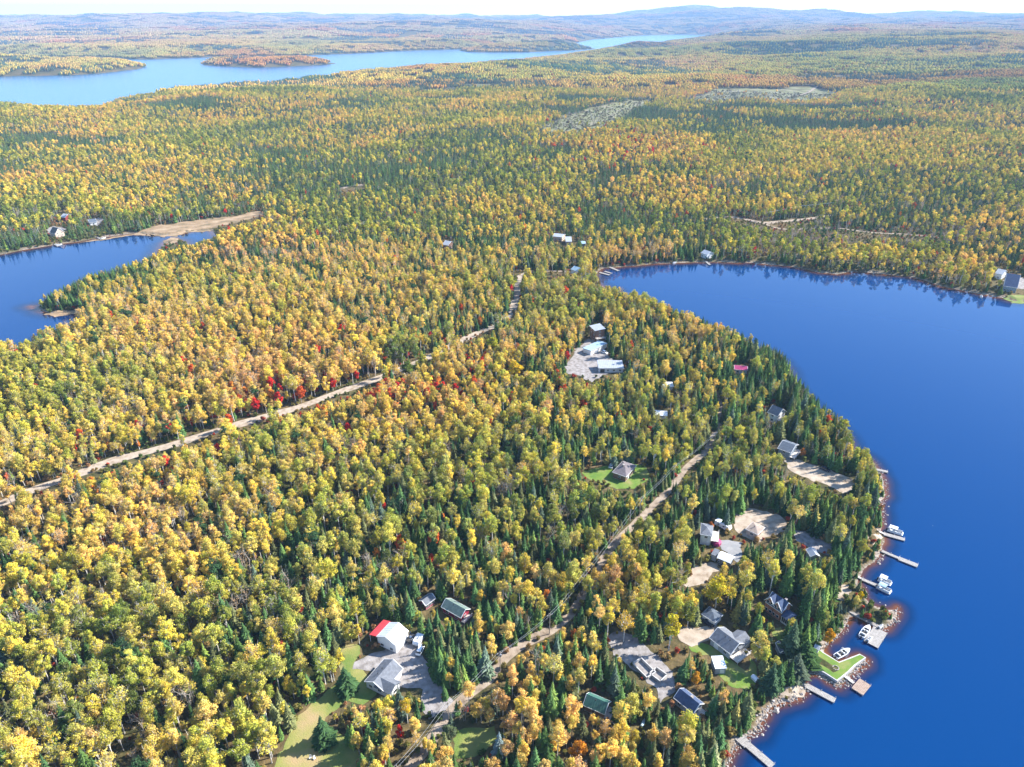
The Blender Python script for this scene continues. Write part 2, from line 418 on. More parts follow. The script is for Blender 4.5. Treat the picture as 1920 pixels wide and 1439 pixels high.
# ------------------------------------------------------------------ what must stay open: lots, roads, lawns (pixel outlines of what the photograph shows)
GR = []   # ground sheets: (name, label, material, polygon, kind)
lots = {
 'gravel_yard': [(668, 1238), (690, 1222), (735, 1214), (755, 1196), (778, 1196), (792, 1206), (796, 1235), (806, 1262), (822, 1296), (845, 1326), (838, 1342), (812, 1342), (798, 1318), (780, 1296), (756, 1292), (728, 1272), (700, 1262), (676, 1254)],
 'gravel_lot': [(1143, 1192), (1165, 1188), (1196, 1196), (1222, 1222), (1246, 1240), (1268, 1266), (1268, 1296), (1240, 1312), (1226, 1292), (1212, 1272), (1188, 1250), (1156, 1222)],
 'sand_lot': [(1272, 1182), (1310, 1176), (1344, 1172), (1346, 1188), (1316, 1210), (1300, 1214), (1284, 1206)],
 'sand_lot.001': [(1376, 962), (1402, 952), (1438, 956), (1470, 972), (1474, 990), (1448, 1006), (1420, 1014), (1394, 1006), (1376, 992)],
 'sand_lot.002': [(1466, 862), (1500, 862), (1530, 874), (1560, 882), (1592, 896), (1604, 916), (1580, 928), (1552, 912), (1512, 900), (1480, 884)],
 'gravel_yard.001': [(1058, 690), (1078, 660), (1096, 640), (1132, 632), (1140, 646), (1132, 664), (1150, 672), (1172, 690), (1160, 698), (1128, 702), (1106, 716), (1090, 706), (1068, 702)],
 'sand_drive': [(1284, 1090), (1310, 1062), (1336, 1054), (1346, 1066), (1326, 1086), (1312, 1104), (1296, 1104)],
 'paved_yard': [(1340, 1010), (1366, 1008), (1392, 1018), (1394, 1040), (1376, 1052), (1350, 1034)],
 'gravel_yard.002': [(1488, 990), (1530, 1006), (1562, 1024), (1556, 1040), (1520, 1030), (1486, 1012)],
 'gravel_yard.003': [(84, 432), (100, 424), (122, 428), (118, 440), (96, 441)],
 'gravel_yard.004': [(164, 416), (184, 408), (196, 412), (184, 424), (170, 424)],
 'gravel_yard.005': [(1880, 526), (1920, 520), (1960, 524), (1950, 540), (1900, 542)],
}
lawns = {
 'lawn': [(640, 1212), (656, 1204), (672, 1212), (668, 1240), (690, 1262), (700, 1300), (690, 1316), (648, 1312), (616, 1340), (622, 1372), (660, 1398), (680, 1450), (505, 1450), (530, 1392), (556, 1344), (592, 1316), (640, 1284)],
 'lawn.001': [(848, 1402), (862, 1366), (892, 1358), (926, 1364), (930, 1392), (900, 1416), (862, 1428)],
 'lawn.002': [(1294, 1214), (1318, 1204), (1330, 1206), (1352, 1224), (1392, 1252), (1404, 1232), (1412, 1252), (1418, 1276), (1392, 1290), (1366, 1282), (1342, 1262), (1336, 1236), (1310, 1228)],
 'lawn.003': [(1446, 1182), (1468, 1178), (1474, 1196), (1462, 1206), (1448, 1196)],
 'lawn.004': [(1524, 1248), (1530, 1222), (1544, 1228), (1573, 1244), (1592, 1238), (1610, 1231), (1620, 1236), (1605, 1250), (1590, 1262), (1569, 1275)],
 'lawn.005': [(1092, 890), (1112, 876), (1140, 876), (1150, 886), (1176, 870), (1210, 878), (1222, 890), (1204, 902), (1190, 916), (1160, 916), (1136, 908), (1104, 902)],
 'lawn.006': [(1884, 556), (1906, 552), (1930, 554), (1920, 566), (1898, 565)],
}
marsh = [[(300, 443), (262, 434), (290, 424), (350, 416), (400, 410), (450, 404), (486, 396), (494, 402), (470, 412), (430, 420), (400, 430), (366, 433), (334, 439)],
         [(304, 452), (318, 443), (336, 444), (340, 452), (320, 458), (306, 462)], [(84, 584), (106, 582), (150, 578), (146, 583), (120, 588), (104, 590)],
         [(150, 452), (184, 446), (240, 438), (262, 434), (300, 441), (250, 438), (183, 449)], [(1560, 1106), (1580, 1094), (1606, 1098), (1600, 1110), (1578, 1124), (1566, 1122)],
         [(1624, 1008), (1640, 994), (1652, 1000), (1640, 1012), (1628, 1020)], [(1486, 1284), (1504, 1276), (1510, 1290), (1500, 1306), (1486, 1308), (1462, 1306)]]
# roads: (centre line pixels, width m, visible stretches [(from, to) indices])
road_w = [(-60, 975), (0, 946), (60, 920), (130, 896), (210, 866), (270, 850), (330, 834), (395, 813), (470, 791), (560, 765), (640, 735), (700, 714), (760, 690), (820, 664), (880, 632), (922, 614), (944, 602), (958, 584), (967, 560), (970, 540), (975, 520), (1000, 510)]
road_e = [(740, 1500), (765, 1445), (790, 1415), (815, 1380), (850, 1330), (885, 1298), (915, 1275), (935, 1248), (965, 1218), (1005, 1196), (1045, 1175), (1078, 1143), (1108, 1095), (1130, 1050), (1160, 1012), (1200, 975), (1225, 948), (1252, 922), (1285, 880), (1328, 842), (1342, 812), (1350, 782), (1340, 740), (1300, 700), (1230, 660), (1180, 610), (1130, 560), (1085, 520), (1060, 510), (1000, 509), (968, 508)]
road_f = [(1320, 412), (1372, 408), (1430, 418), (1462, 416), (1522, 410), (1560, 404)]
road_g = [(1430, 418), (1470, 430), (1560, 428), (1600, 432), (1640, 437), (1700, 440), (1760, 446)]
track = [(1440, 178), (1490, 181), (1536, 166)]
road_h = [(640, 356), (655, 352), (680, 350)]
vis_roads = [([(-10, 950), (22, 937)], 8), ([(58, 922), (110, 902)], 8), ([(150, 886), (245, 856)], 9), ([(250, 856), (332, 833)], 9), ([(352, 826), (404, 811)], 8), ([(448, 798), (502, 782)], 9),
  ([(526, 774), (632, 737)], 9), ([(640, 737), (706, 712)], 9), ([(740, 698), (762, 688)], 5), ([(790, 676), (820, 664)], 3), ([(868, 638), (924, 613)], 5), ([(956, 588), (966, 562), (971, 536)], 9), ([(962, 508), (1000, 508)], 5),
  ([(1022, 518), (1058, 508)], 6), ([(755, 1460), (790, 1412)], 13), ([(808, 1345), (842, 1315)], 13), ([(900, 1292), (948, 1242)], 16), ([(925, 1236), (1004, 1198), (1046, 1172)], 9), ([(1050, 1168), (1076, 1144), (1092, 1120)], 8), ([(1114, 1085), (1130, 1054)], 4),
  ([(1140, 1030), (1160, 1010)], 7), ([(1190, 985), (1226, 950)], 7), ([(1234, 942), (1254, 918)], 7), ([(1270, 895), (1296, 868)], 7), ([(1306, 854), (1328, 840)], 7), ([(1338, 820), (1346, 792)], 4),
  (road_f[1:5], 5), (road_g[2:], 2.5), (road_g[:2], 4), (track, 4), (road_h, 4)]
# open views onto buildings, docks and banks (kept free of crowns)
views = [
 [(688, 1192), (716, 1160), (745, 1166), (768, 1190), (762, 1210), (742, 1226), (704, 1210)], [(680, 1280), (720, 1232), (740, 1232), (760, 1254), (756, 1272), (738, 1290), (716, 1302), (690, 1300)],
 [(783, 1130), (796, 1107), (818, 1120), (818, 1130), (800, 1146), (786, 1140)], [(827, 1138), (838, 1125), (858, 1127), (884, 1146), (880, 1158), (866, 1160)], [(1146, 886), (1168, 867), (1196, 873), (1196, 886), (1174, 906), (1150, 898)],
 [(1099, 618), (1118, 602), (1130, 612), (1130, 626), (1118, 634), (1100, 632)], [(1086, 660), (1120, 638), (1134, 642), (1132, 656), (1110, 668), (1088, 668)], [(1120, 700), (1122, 678), (1146, 678), (1146, 700)], [(1158, 678), (1170, 678), (1174, 694), (1160, 696)],
 [(1240, 726), (1244, 717), (1264, 718), (1264, 724)], [(1376, 695), (1376, 682), (1402, 680), (1402, 694)], [(1438, 772), (1440, 756), (1472, 766), (1470, 780), (1458, 786), (1446, 780)], [(1457, 840), (1462, 822), (1496, 834), (1494, 852), (1480, 858), (1458, 850)],
 [(1226, 780), (1228, 768), (1252, 769), (1251, 780)], [(1306, 996), (1318, 978), (1348, 984), (1362, 996), (1356, 1024), (1390, 1046), (1372, 1062), (1342, 1050), (1330, 1034), (1330, 1022), (1312, 1010)], [(1397, 998), (1400, 984), (1416, 979), (1428, 990), (1440, 998), (1418, 1004)],
 [(1508, 1042), (1510, 1016), (1528, 1020), (1532, 1038)], [(1432, 1152), (1434, 1124), (1450, 1108), (1474, 1114), (1490, 1136), (1486, 1150), (1466, 1162)], [(1328, 1202), (1340, 1184), (1362, 1174), (1404, 1192), (1406, 1212), (1392, 1250), (1368, 1238), (1346, 1226), (1340, 1262), (1364, 1264), (1366, 1232), (1340, 1230)],
 [(1336, 1266), (1336, 1230), (1364, 1230), (1366, 1266)], [(1314, 1166), (1314, 1146), (1334, 1138), (1358, 1148), (1350, 1170), (1340, 1174)], [(1452, 1210), (1456, 1200), (1474, 1214), (1470, 1230), (1456, 1226)],
 [(1090, 1324), (1104, 1299), (1148, 1325), (1138, 1344), (1112, 1334)], [(1266, 1310), (1270, 1292), (1312, 1318), (1308, 1338), (1292, 1334)], [(1196, 1374), (1200, 1352), (1210, 1350), (1210, 1372)], [(1300, 484), (1330, 484), (1330, 494), (1300, 494)],
 [(88, 440), (92, 420), (112, 418), (118, 436), (108, 444)], [(112, 410), (112, 398), (124, 398), (124, 410)], [(826, 458), (832, 448), (850, 454), (848, 464)], [(1034, 446), (1036, 437), (1056, 438), (1058, 446), (1074, 444), (1076, 456), (1060, 456)], [(1088, 458), (1090, 450), (1100, 452), (1100, 458)],
 [(1068, 510), (1068, 494), (1086, 500), (1084, 510)], [(1880, 530), (1880, 512), (1902, 506), (1925, 520), (1925, 538), (1888, 538)], [(1862, 520), (1864, 500), (1880, 500), (1888, 516)],
 [(1546, 1234), (1526, 1210), (1536, 1202), (1556, 1212)], [(1406, 1282), (1406, 1266), (1424, 1266), (1424, 1282)], [(1395, 1400), (1440, 1345), (1460, 1325), (1490, 1300), (1500, 1315), (1450, 1345), (1425, 1380), (1400, 1400)],
 [(1630, 452), (1600, 446), (1600, 436), (1640, 440)],
]
water_vis = [[(p[0], p[1]) for p in right_lake], [(p[0], p[1]) for p in left_lake], [(p[0], p[1]) for p in far_lake]]
KX, KY, K0 = 640, 560, 3.0
gx, gy = np.meshgrid((np.arange(KX + 40) - 20) * K0, np.arange(KY) * K0)
OPEN = np.zeros(gx.shape, bool)
for P in list(lots.values()) + list(lawns.values()) + marsh + views: OPEN |= inside(P, gx, gy)
for line, wd in vis_roads: OPEN |= edist(line, gx, gy, False) < wd / 2 + .8
WVIS = np.zeros(gx.shape, bool)
for P in water_vis: WVIS |= inside(P, gx, gy)
for P in islands: WVIS &= ~inside([(p[0], p[1]) for p in P], gx, gy)
def look(mask, px, py):
    i = np.clip((px / K0 + 20).astype(int), 0, KX + 39); j = np.clip((py / K0).astype(int), 0, KY - 1)
    ok = (px > -55) & (px < 1975) & (py > 0) & (py < KY * K0 - 2)
    return mask[j, i] & ok
# the same places on the ground, with the building lots
GOPEN = [[(lambda g: (g.x, g.y))(G(x, y)) for x, y in P] for P in list(lots.values()) + list(lawns.values()) + marsh[:2]]
GROADS = [([(lambda g: (g.x, g.y))(G(x, y)) for x, y in line], wd) for line, wd in ((road_w[:14], 5.4), (road_w[13:], 3.0), (road_e, 1.8), (road_f, 7), (road_g, 4))]

# ------------------------------------------------------------------ tree prototypes
PROTO = {}
def rand_dirs(rng, n):
    v = rng.normal(size=(n, 3)); return v / np.linalg.norm(v, axis=1)[:, None]

def leaf_quads(rng, C, Nrm, size):
    """one bent quad per leaf spray at C facing Nrm"""
    n = len(C); t = np.cross(Nrm, rand_dirs(rng, n)); t /= np.linalg.norm(t, axis=1)[:, None] + 1e-6
    b = np.cross(Nrm, t); s = size[:, None]
    a = rng.uniform(.7, 1.2, (n, 1))
    V = np.stack([C - t * s * a, C + b * s * .75 + Nrm * s * .25, C + t * s * a, C - b * s * .75 + Nrm * s * .2], 1)
    return V.reshape(-1, 3)

def make_broadleaf(name, seed, nleaf, h=13.0, rx=3.0, crown0=.42, nl=11, size=.34, bark='birch_bark', flat=1.0, lob=1.25, limbs=True, stems=1, sparse=0):
    rng = np.random.default_rng(seed)
    cz = h * (crown0 + 1) / 2; rz = h * (1 - crown0) / 2
    L = []
    for k in range(nl):
        d = rand_dirs(rng, 1)[0]; q = rng.uniform(.3, .78)
        z = cz + d[2] * rz * q * 1.05
        tp = 1 - .35 * max(0, (z - cz) / rz)
        L.append((d[0] * rx * q * tp, d[1] * rx * q * tp, z, rng.uniform(.72, 1.25) * lob * rx / 3))
    L.append((rng.uniform(-.3, .3), rng.uniform(-.3, .3), h - 1.1, 1.05 * lob * rx / 3))
    L = np.array(L)
    wgt = L[:, 3] ** 2; wgt /= wgt.sum()
    pick = rng.choice(len(L), nleaf, p=wgt)
    d = rand_dirs(rng, nleaf); d[:, 2] = np.where(rng.random(nleaf) < .35, np.abs(d[:, 2]), d[:, 2])
    d /= np.linalg.norm(d, axis=1)[:, None]
    rad = L[pick, 3] * (1 - .45 * rng.random(nleaf) ** 1.6)
    if sparse: rad *= rng.uniform(.8, 1.35, nleaf)
    C = L[pick, :3] + d * rad[:, None] * np.array([1, 1, .85 * flat])
    Nn = d + rand_dirs(rng, nleaf) * .75; Nn /= np.linalg.norm(Nn, axis=1)[:, None]
    V = leaf_quads(rng, C, Nn, rng.uniform(.6, 1.25, nleaf) * size)
    # leaf colour differs from bough to bough and leaf to leaf
    bough = rng.uniform(.70, 1.22, (len(L), 1)) * np.array([1, 1, 1]) + rng.uniform(-.07, .07, (len(L), 3))
    var = bough[pick] * rng.uniform(.78, 1.22, (nleaf, 1)) * (1 + rng.uniform(-.06, .06, (nleaf, 3)))
    crown = npmesh(name + '_crown', V, np.arange(nleaf * 4), 4, {'var': np.repeat(var, 4, 0)}, M['leaf'])
    b = MB()
    for s in range(stems):
        ox = (rng.uniform(-.5, .5), rng.uniform(-.5, .5)) if stems > 1 else (0, 0)
        top = (ox[0] * 3, ox[1] * 3, h * .86)
        b.tube((ox[0], ox[1], -.6), (ox[0] * 1.5, ox[1] * 1.5, h * .45), .17 * h / 13, .12 * h / 13, 5, False)
        b.tube((ox[0] * 1.5, ox[1] * 1.5, h * .45), top, .12 * h / 13, .03, 4, False)
    if limbs:
        for l in L[:-1]:
            z0 = max(h * .3, l[2] - rng.uniform(1.4, 3.0)); e_ = Vector(l[:3]) * 1.0; b.tube((0, 0, z0), tuple(e_), .075, .03, 3, False)
            for _ in range(2): b.tube(tuple(e_ * .98), tuple(e_ + Vector(rng.normal(size=3) * .55) + Vector((e_.x * .25, e_.y * .25, .9))), .03, .012, 3, False)
    trunk = b.mesh(name + '_trunk', M[bark])
    return crown, trunk

def make_bare(name, seed, h=12.0):
    rng = np.random.default_rng(seed); b = MB()
    def grow(p, d, L, r, lev):
        q = p + d * L
        b.tube(p, q, r, r * .55, 4 if lev < 2 else 3, False)
        if lev >= 3: return
        for k in range((5, 4, 3)[lev]):
            t = rng.uniform(.35, 1.0) if lev else rng.uniform(.4, .98)
            nd_ = np.array(d) + rng.normal(size=3) * .55; nd_[2] = abs(nd_[2]) * .8 + .35; nd_ /= np.linalg.norm(nd_)
            grow(p + d * (L * t), Vector(nd_), L * rng.uniform(.36, .52), r * .42, lev + 1)
    for s in range(2):
        grow(Vector((s * .5, 0, -.5)), Vector((rng.uniform(-.12, .12), rng.uniform(-.12, .12), 1)).normalized(), h * .75, .15, 0)
    # a few leaves still hanging on
    n = 90; z = rng.uniform(.5, .95, n) * h; a = rng.uniform(0, 6.28, n); r = rng.uniform(.3, 2.2, n)
    C = np.stack([np.cos(a) * r, np.sin(a) * r, z], 1)
    V = leaf_quads(rng, C, rand_dirs(rng, n), rng.uniform(.12, .25, n))
    crown = npmesh(name + '_crown', V, np.arange(n * 4), 4, {'var': np.ones((n * 4, 3))}, M['leaf'])
    return crown, b.mesh(name + '_trunk', M['grey_bark'])

def make_spruce(name, seed, h=12.0, r0=1.9, tiers=24, per=10, ragged=.15, low=.08, w=.30):
    rng = np.random.default_rng(seed); V = []; var = []
    for k in range(tiers):
        t = k / (tiers - 1); z = h * (low + (1 - low) * t * .985)
        rad = r0 * (1 - t) ** .88 * rng.uniform(1 - ragged, 1 + ragged) + .07
        nb = max(4, int(per * (1 - .55 * t)))
        a0 = rng.uniform(0, 6.28)
        for j in range(nb):
            a = a0 + 6.283 * j / nb + rng.uniform(-.25, .25); rr_ = rad * rng.uniform(.72, 1.16)
            if rng.random() < ragged * .35: rr_ *= .55
            c, s = math.cos(a), math.sin(a); drop = rr_ * rng.uniform(.22, .5); ww = max(.14, rr_ * w) * rng.uniform(.8, 1.25)
            o = np.array([0, 0, z + .12]); m1 = np.array([c * rr_ * .55, s * rr_ * .55, z - drop * .25 + .12]); tip = np.array([c * rr_, s * rr_, z - drop * .75])
            sd = np.array([-s, c, 0]) * ww
            e1 = m1 + sd - np.array([0, 0, ww * .55]); e2 = m1 - sd - np.array([0, 0, ww * .55])
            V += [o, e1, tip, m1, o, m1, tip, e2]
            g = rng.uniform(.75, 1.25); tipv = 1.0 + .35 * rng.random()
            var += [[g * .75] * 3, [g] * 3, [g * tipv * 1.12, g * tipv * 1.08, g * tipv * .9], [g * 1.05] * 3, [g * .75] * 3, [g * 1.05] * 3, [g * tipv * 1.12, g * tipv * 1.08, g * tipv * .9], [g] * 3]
    V = np.array(V); var = np.array(var)
    V[:, :2] += rng.normal(size=(len(V), 2)) * .03
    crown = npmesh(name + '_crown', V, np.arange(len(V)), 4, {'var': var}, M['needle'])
    b = MB(); b.tube((0, 0, -.6), (0, 0, h * .9), .17, .03, 5, False); b.tube((0, 0, h * .88), (0, 0, h * 1.03), .05, .01, 4)
    return crown, b.mesh(name + '_trunk', M['dark_bark'])

protos = {'birch': [], 'aspen': [], 'maple': [], 'spruce': [], 'bare': [], 'pine': []}
for s in range(9): protos['birch'].append(make_broadleaf('birch', 100 + s, (1900, 1500, 900)[s % 3], h=12.5 + (s % 4) * 1.1, rx=2.3 + .5 * (s % 3), crown0=.30 + .07 * (s % 2), nl=(24, 30, 36)[s % 3], size=.20, lob=(.84, .74, .66)[s % 3], sparse=1))
for s in range(6): protos['aspen'].append(make_broadleaf('aspen', 200 + s, 2100, h=13.5 + (s % 3) * 1.2, rx=2.4 + .5 * (s % 3), crown0=.40, nl=20 + 4 * (s % 3), size=.22, lob=(.98, .8, .9)[s % 3]))
for s in range(4): protos['aspen'].append(make_broadleaf('aspen', 250 + s, 2600, h=11.5 + s, rx=3.1 + .25 * (s % 3), crown0=.10 + .05 * (s % 2), nl=30 + 4 * s, size=.23, lob=(.92, .8)[s % 2], sparse=s % 2))
for s in range(4): protos['maple'].append(make_broadleaf('maple', 300 + s, 1900, h=9.5 + s % 2, rx=2.7, crown0=.18, nl=22, size=.25, lob=.85, bark='grey_bark'))
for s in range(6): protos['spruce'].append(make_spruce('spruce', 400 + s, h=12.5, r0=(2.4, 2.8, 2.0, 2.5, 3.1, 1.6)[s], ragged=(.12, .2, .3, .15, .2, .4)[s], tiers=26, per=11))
for s in range(3): protos['bare'].append(make_bare('bare', 500 + s))
for s in range(2): protos['pine'].append(make_broadleaf('pine', 600 + s, 1300, h=16, rx=3.2, crown0=.3, nl=14, size=.26, bark='dark_bark', flat=.5, lob=1.1))
lowp = {'birch': [], 'aspen': [], 'maple': [], 'spruce': [], 'bare': [], 'pine': []}
for s in range(4): lowp['birch'].append(make_broadleaf('birch', 110 + s, 400, h=12 + (s % 3) * 1.2, rx=2.9, crown0=.38, nl=13, size=.46, lob=.95, limbs=False, sparse=1))
for s in range(4): lowp['aspen'].append(make_broadleaf('aspen', 210 + s, 400, h=13 + (s % 2) * 1.5, rx=3.0, crown0=.42, nl=11, size=.48, lob=1.1, limbs=False))
for s in range(2): lowp['maple'].append(make_broadleaf('maple', 310 + s, 340, h=10.5, rx=2.6, crown0=.25, nl=12, size=.46, lob=1, bark='grey_bark', limbs=False))
for s in range(4): lowp['spruce'].append(make_spruce('spruce', 410 + s, h=12.5, r0=(1.8, 2.1, 1.5, 1.9)[s], tiers=12, per=8, w=.42))
lowp['bare'] = protos['bare'][:2]; lowp['pine'] = protos['pine'][:1]

# ------------------------------------------------------------------ where each tree stands
rng = np.random.default_rng(7)
def blob(px, py, items, base):
    out = base.copy()
    for cx, cy, rx, ry, v in items:
        wgt = np.exp(-(((px - cx) / rx) ** 2 + ((py - cy) / ry) ** 2) * 1.3)
        out = out * (1 - wgt) + v * wgt
    return out
conifer_at = [(180, 515, 170, 45, .85), (430, 480, 260, 45, .6), (650, 400, 240, 40, .45), (90, 350, 220, 45, .5), (420, 385, 150, 25, .75), (600, 350, 160, 20, .8), (250, 300, 260, 25, .5), (650, 300, 130, 20, .75),
  (1080, 420, 280, 45, .6), (1320, 238, 110, 22, .98), (1720, 400, 230, 25, .9), (1310, 465, 50, 40, .8), (1130, 400, 70, 30, .98), (1420, 700, 100, 80, .85), (1500, 790, 70, 70, .85), (1370, 800, 80, 60, .45), (1080, 840, 110, 60, .65), (1150, 830, 100, 30, .75),
  (1240, 900, 50, 60, .85), (1330, 940, 90, 50, .9), (1000, 1010, 110, 90, .48), (860, 1150, 70, 30, .5), (860, 1225, 60, 60, .97), (1090, 1180, 45, 50, .75), (1010, 1090, 70, 40, .75), (1190, 1290, 70, 70, .97), (1260, 1360, 110, 60, .85), (1250, 1210, 40, 40, .7), (980, 1260, 60, 60, .15), (1150, 1100, 70, 50, .12), (1480, 1040, 110, 70, .9),
  (1480, 1150, 60, 60, .8), (690, 1360, 90, 60, .75), (1320, 1260, 40, 60, .85), (1330, 1030, 50, 60, .8), (1500, 1250, 60, 40, .6), (1350, 690, 60, 60, .6), (560, 170, 300, 10, .7), (900, 160, 300, 14, .9), (1060, 125, 200, 10, .85), (1750, 130, 300, 14, .55), (1180, 720, 120, 50, .45), (1400, 950, 80, 60, .7),
  (240, 900, 330, 200, .04), (200, 1150, 380, 230, .03), (300, 1370, 330, 120, .08), (640, 830, 200, 120, .08), (420, 680, 300, 100, .10), (300, 620, 150, 60, .12), (130, 132, 170, 14, .8), (500, 117, 150, 8, .6), (990, 92, 160, 6, .95), (130, 760, 150, 80, .06), (560, 900, 150, 100, .10), (830, 700, 180, 80, .07), (1060, 600, 120, 60, .10), (1560, 900, 80, 60, .45), (1230, 1130, 80, 50, .12), (1330, 1110, 60, 40, .25), (960, 1340, 110, 60, .12), (1130, 1390, 100, 40, .15), (40, 1340, 50, 60, .35), (860, 500, 160, 40, .5), (960, 430, 160, 30, .5), (500, 250, 300, 20, .55), (1620, 446, 200, 18, .03), (1760, 452, 110, 14, .05)]
# tint blobs: -1 green ... 0 gold ... +1 orange / brown
tint_at = [(760, 690, 50, 28, -1.5), (920, 640, 55, 25, -.7), (1060, 590, 90, 40, -.8), (230, 1300, 130, 60, -.95), (500, 1200, 70, 70, -.8), (70, 800, 60, 40, -.5), (490, 840, 40, 40, -.7), (880, 930, 100, 40, -.6), (1540, 940, 90, 50, -.9), (800, 350, 260, 40, -.7), (1250, 560, 60, 30, -.8),
  (950, 690, 70, 30, .05), (560, 620, 60, 25, .05), (200, 1000, 220, 80, .25), (330, 1050, 200, 80, .2), (900, 480, 200, 60, .1), (1740, 480, 80, 25, -.8), (1450, 450, 100, 30, -.5), (1150, 1100, 90, 60, .35), (960, 1330, 90, 60, .4), (1360, 1120, 60, 40, .0), (1300, 180, 300, 20, .6), (1200, 290, 150, 40, .45), (300, 650, 200, 80, .25), (830, 780, 150, 60, .25), (1700, 330, 250, 90, -.1)]
red_at = [(700, 740, 150, 40, .42), (480, 760, 110, 40, .45), (560, 740, 60, 30, .5), (250, 850, 160, 60, .08), (860, 640, 80, 40, .25), (900, 730, 110, 40, .28), (1080, 690, 60, 60, .3), (760, 1000, 80, 80, .08), (1160, 290, 150, 50, .20), (1500, 215, 200, 40, .12), (1150, 165, 200, 12, .25), (1300, 170, 120, 12, .3), (650, 700, 120, 60, .08), (1700, 250, 250, 60, .07), (900, 860, 60, 60, .06), (1080, 1320, 60, 60, .05)]
bare_at = [(1600, 446, 170, 20, .9), (1740, 450, 110, 16, .85), (1560, 462, 90, 16, .7), (300, 1030, 200, 90, .12), (60, 880, 120, 80, .06), (1090, 540, 50, 30, .25), (420, 700, 150, 60, .06), (1370, 360, 50, 25, .5), (980, 520, 40, 30, .3), (1380, 800, 60, 60, .15), (40, 1320, 60, 80, .12), (1460, 800, 40, 100, .12)]

def palette(t, n):
    """linear leaf colours along green - lime - gold - orange brown"""
    stops = np.array([-1.6, -1.0, -.5, 0, .45, 1.0])
    cols = np.array([(.19, .26, .05), (.42, .44, .065), (.74, .62, .08), (.92, .64, .09), (.92, .57, .14), (.84, .45, .15)])
    return np.stack([np.interp(t, stops, cols[:, k]) for k in range(3)], 1)

def stand(r0, r1, cell, seed):
    rg = np.random.default_rng(seed)
    Rm = r1
    nx = int(Rm * (1.9 if r1 < 1000 else 1.45) / cell); ny = int(Rm / cell)
    ix, iy = np.meshgrid(np.arange(-nx // 2, nx // 2), np.arange(0, ny))
    X = (ix.ravel() + rg.uniform(-.08, 1.08, ix.size)) * cell; Y = (iy.ravel() + rg.uniform(-.08, 1.08, ix.size)) * cell
    r = np.hypot(X, Y); th = np.degrees(np.arctan2(X, Y))
    qx = 960 + FPX * X / (Y * cp + (CAM_H - 8) * sp)
    k = (r >= r0) & (r < r1) & (np.abs(qx - 960) < 1080 + 12000 / r)
    return X[k], Y[k], rg

def survey(X, Y):
    sd = water_sd(X, Y); k = sd > 1.2
    X, Y, sd = X[k], Y[k], sd[k]; Z = height(X, Y, sd)
    px, py, dep = project(X, Y, Z)
    blocked = np.zeros(X.shape, bool)
    near = np.hypot(X, Y) < 1500
    for P in GOPEN: blocked[near] |= inside(P, X[near], Y[near])
    for line, wd in GROADS: blocked[near] |= edist(line, X[near], Y[near], False) < wd / 2 + .5
    blocked |= look(OPEN, px, py)
    for P in clear_cut: blocked |= inside(P, px + (fbm(X, Y, 60, 87, 3) - .5) * 30, py + (fbm(X, Y, 60, 88, 3) - .5) * 12) & (vn(X, Y, 9, 89) > .09)
    k = ~blocked
    return X[k], Y[k], Z[k], px[k], py[k], dep[k], sd[k]

def fit(X, Y, Z, sx, hh, rad, dep):
    """largest size (of a few) at which the tree leaves the open views open"""
    s = np.zeros(len(X))
    for f in (1.0, .75, .55, .38):
        bad = np.zeros(len(X), bool)
        for q, wq in ((.12, .3), (.4, .7), (.65, .9), (.9, .5), (1.0, 0)):
            for sg in ((-1, 1) if wq else (0,)):
                a, b_, d_ = project(X, Y, Z + hh * sx * f * q)
                a = a + sg * wq * rad * sx * f * FPX / d_
                bad |= look(OPEN, a, b_)
                if q >= .9: bad |= look(WVIS, a, b_)
        s = np.where((s == 0) & ~bad, f, s)
    return s

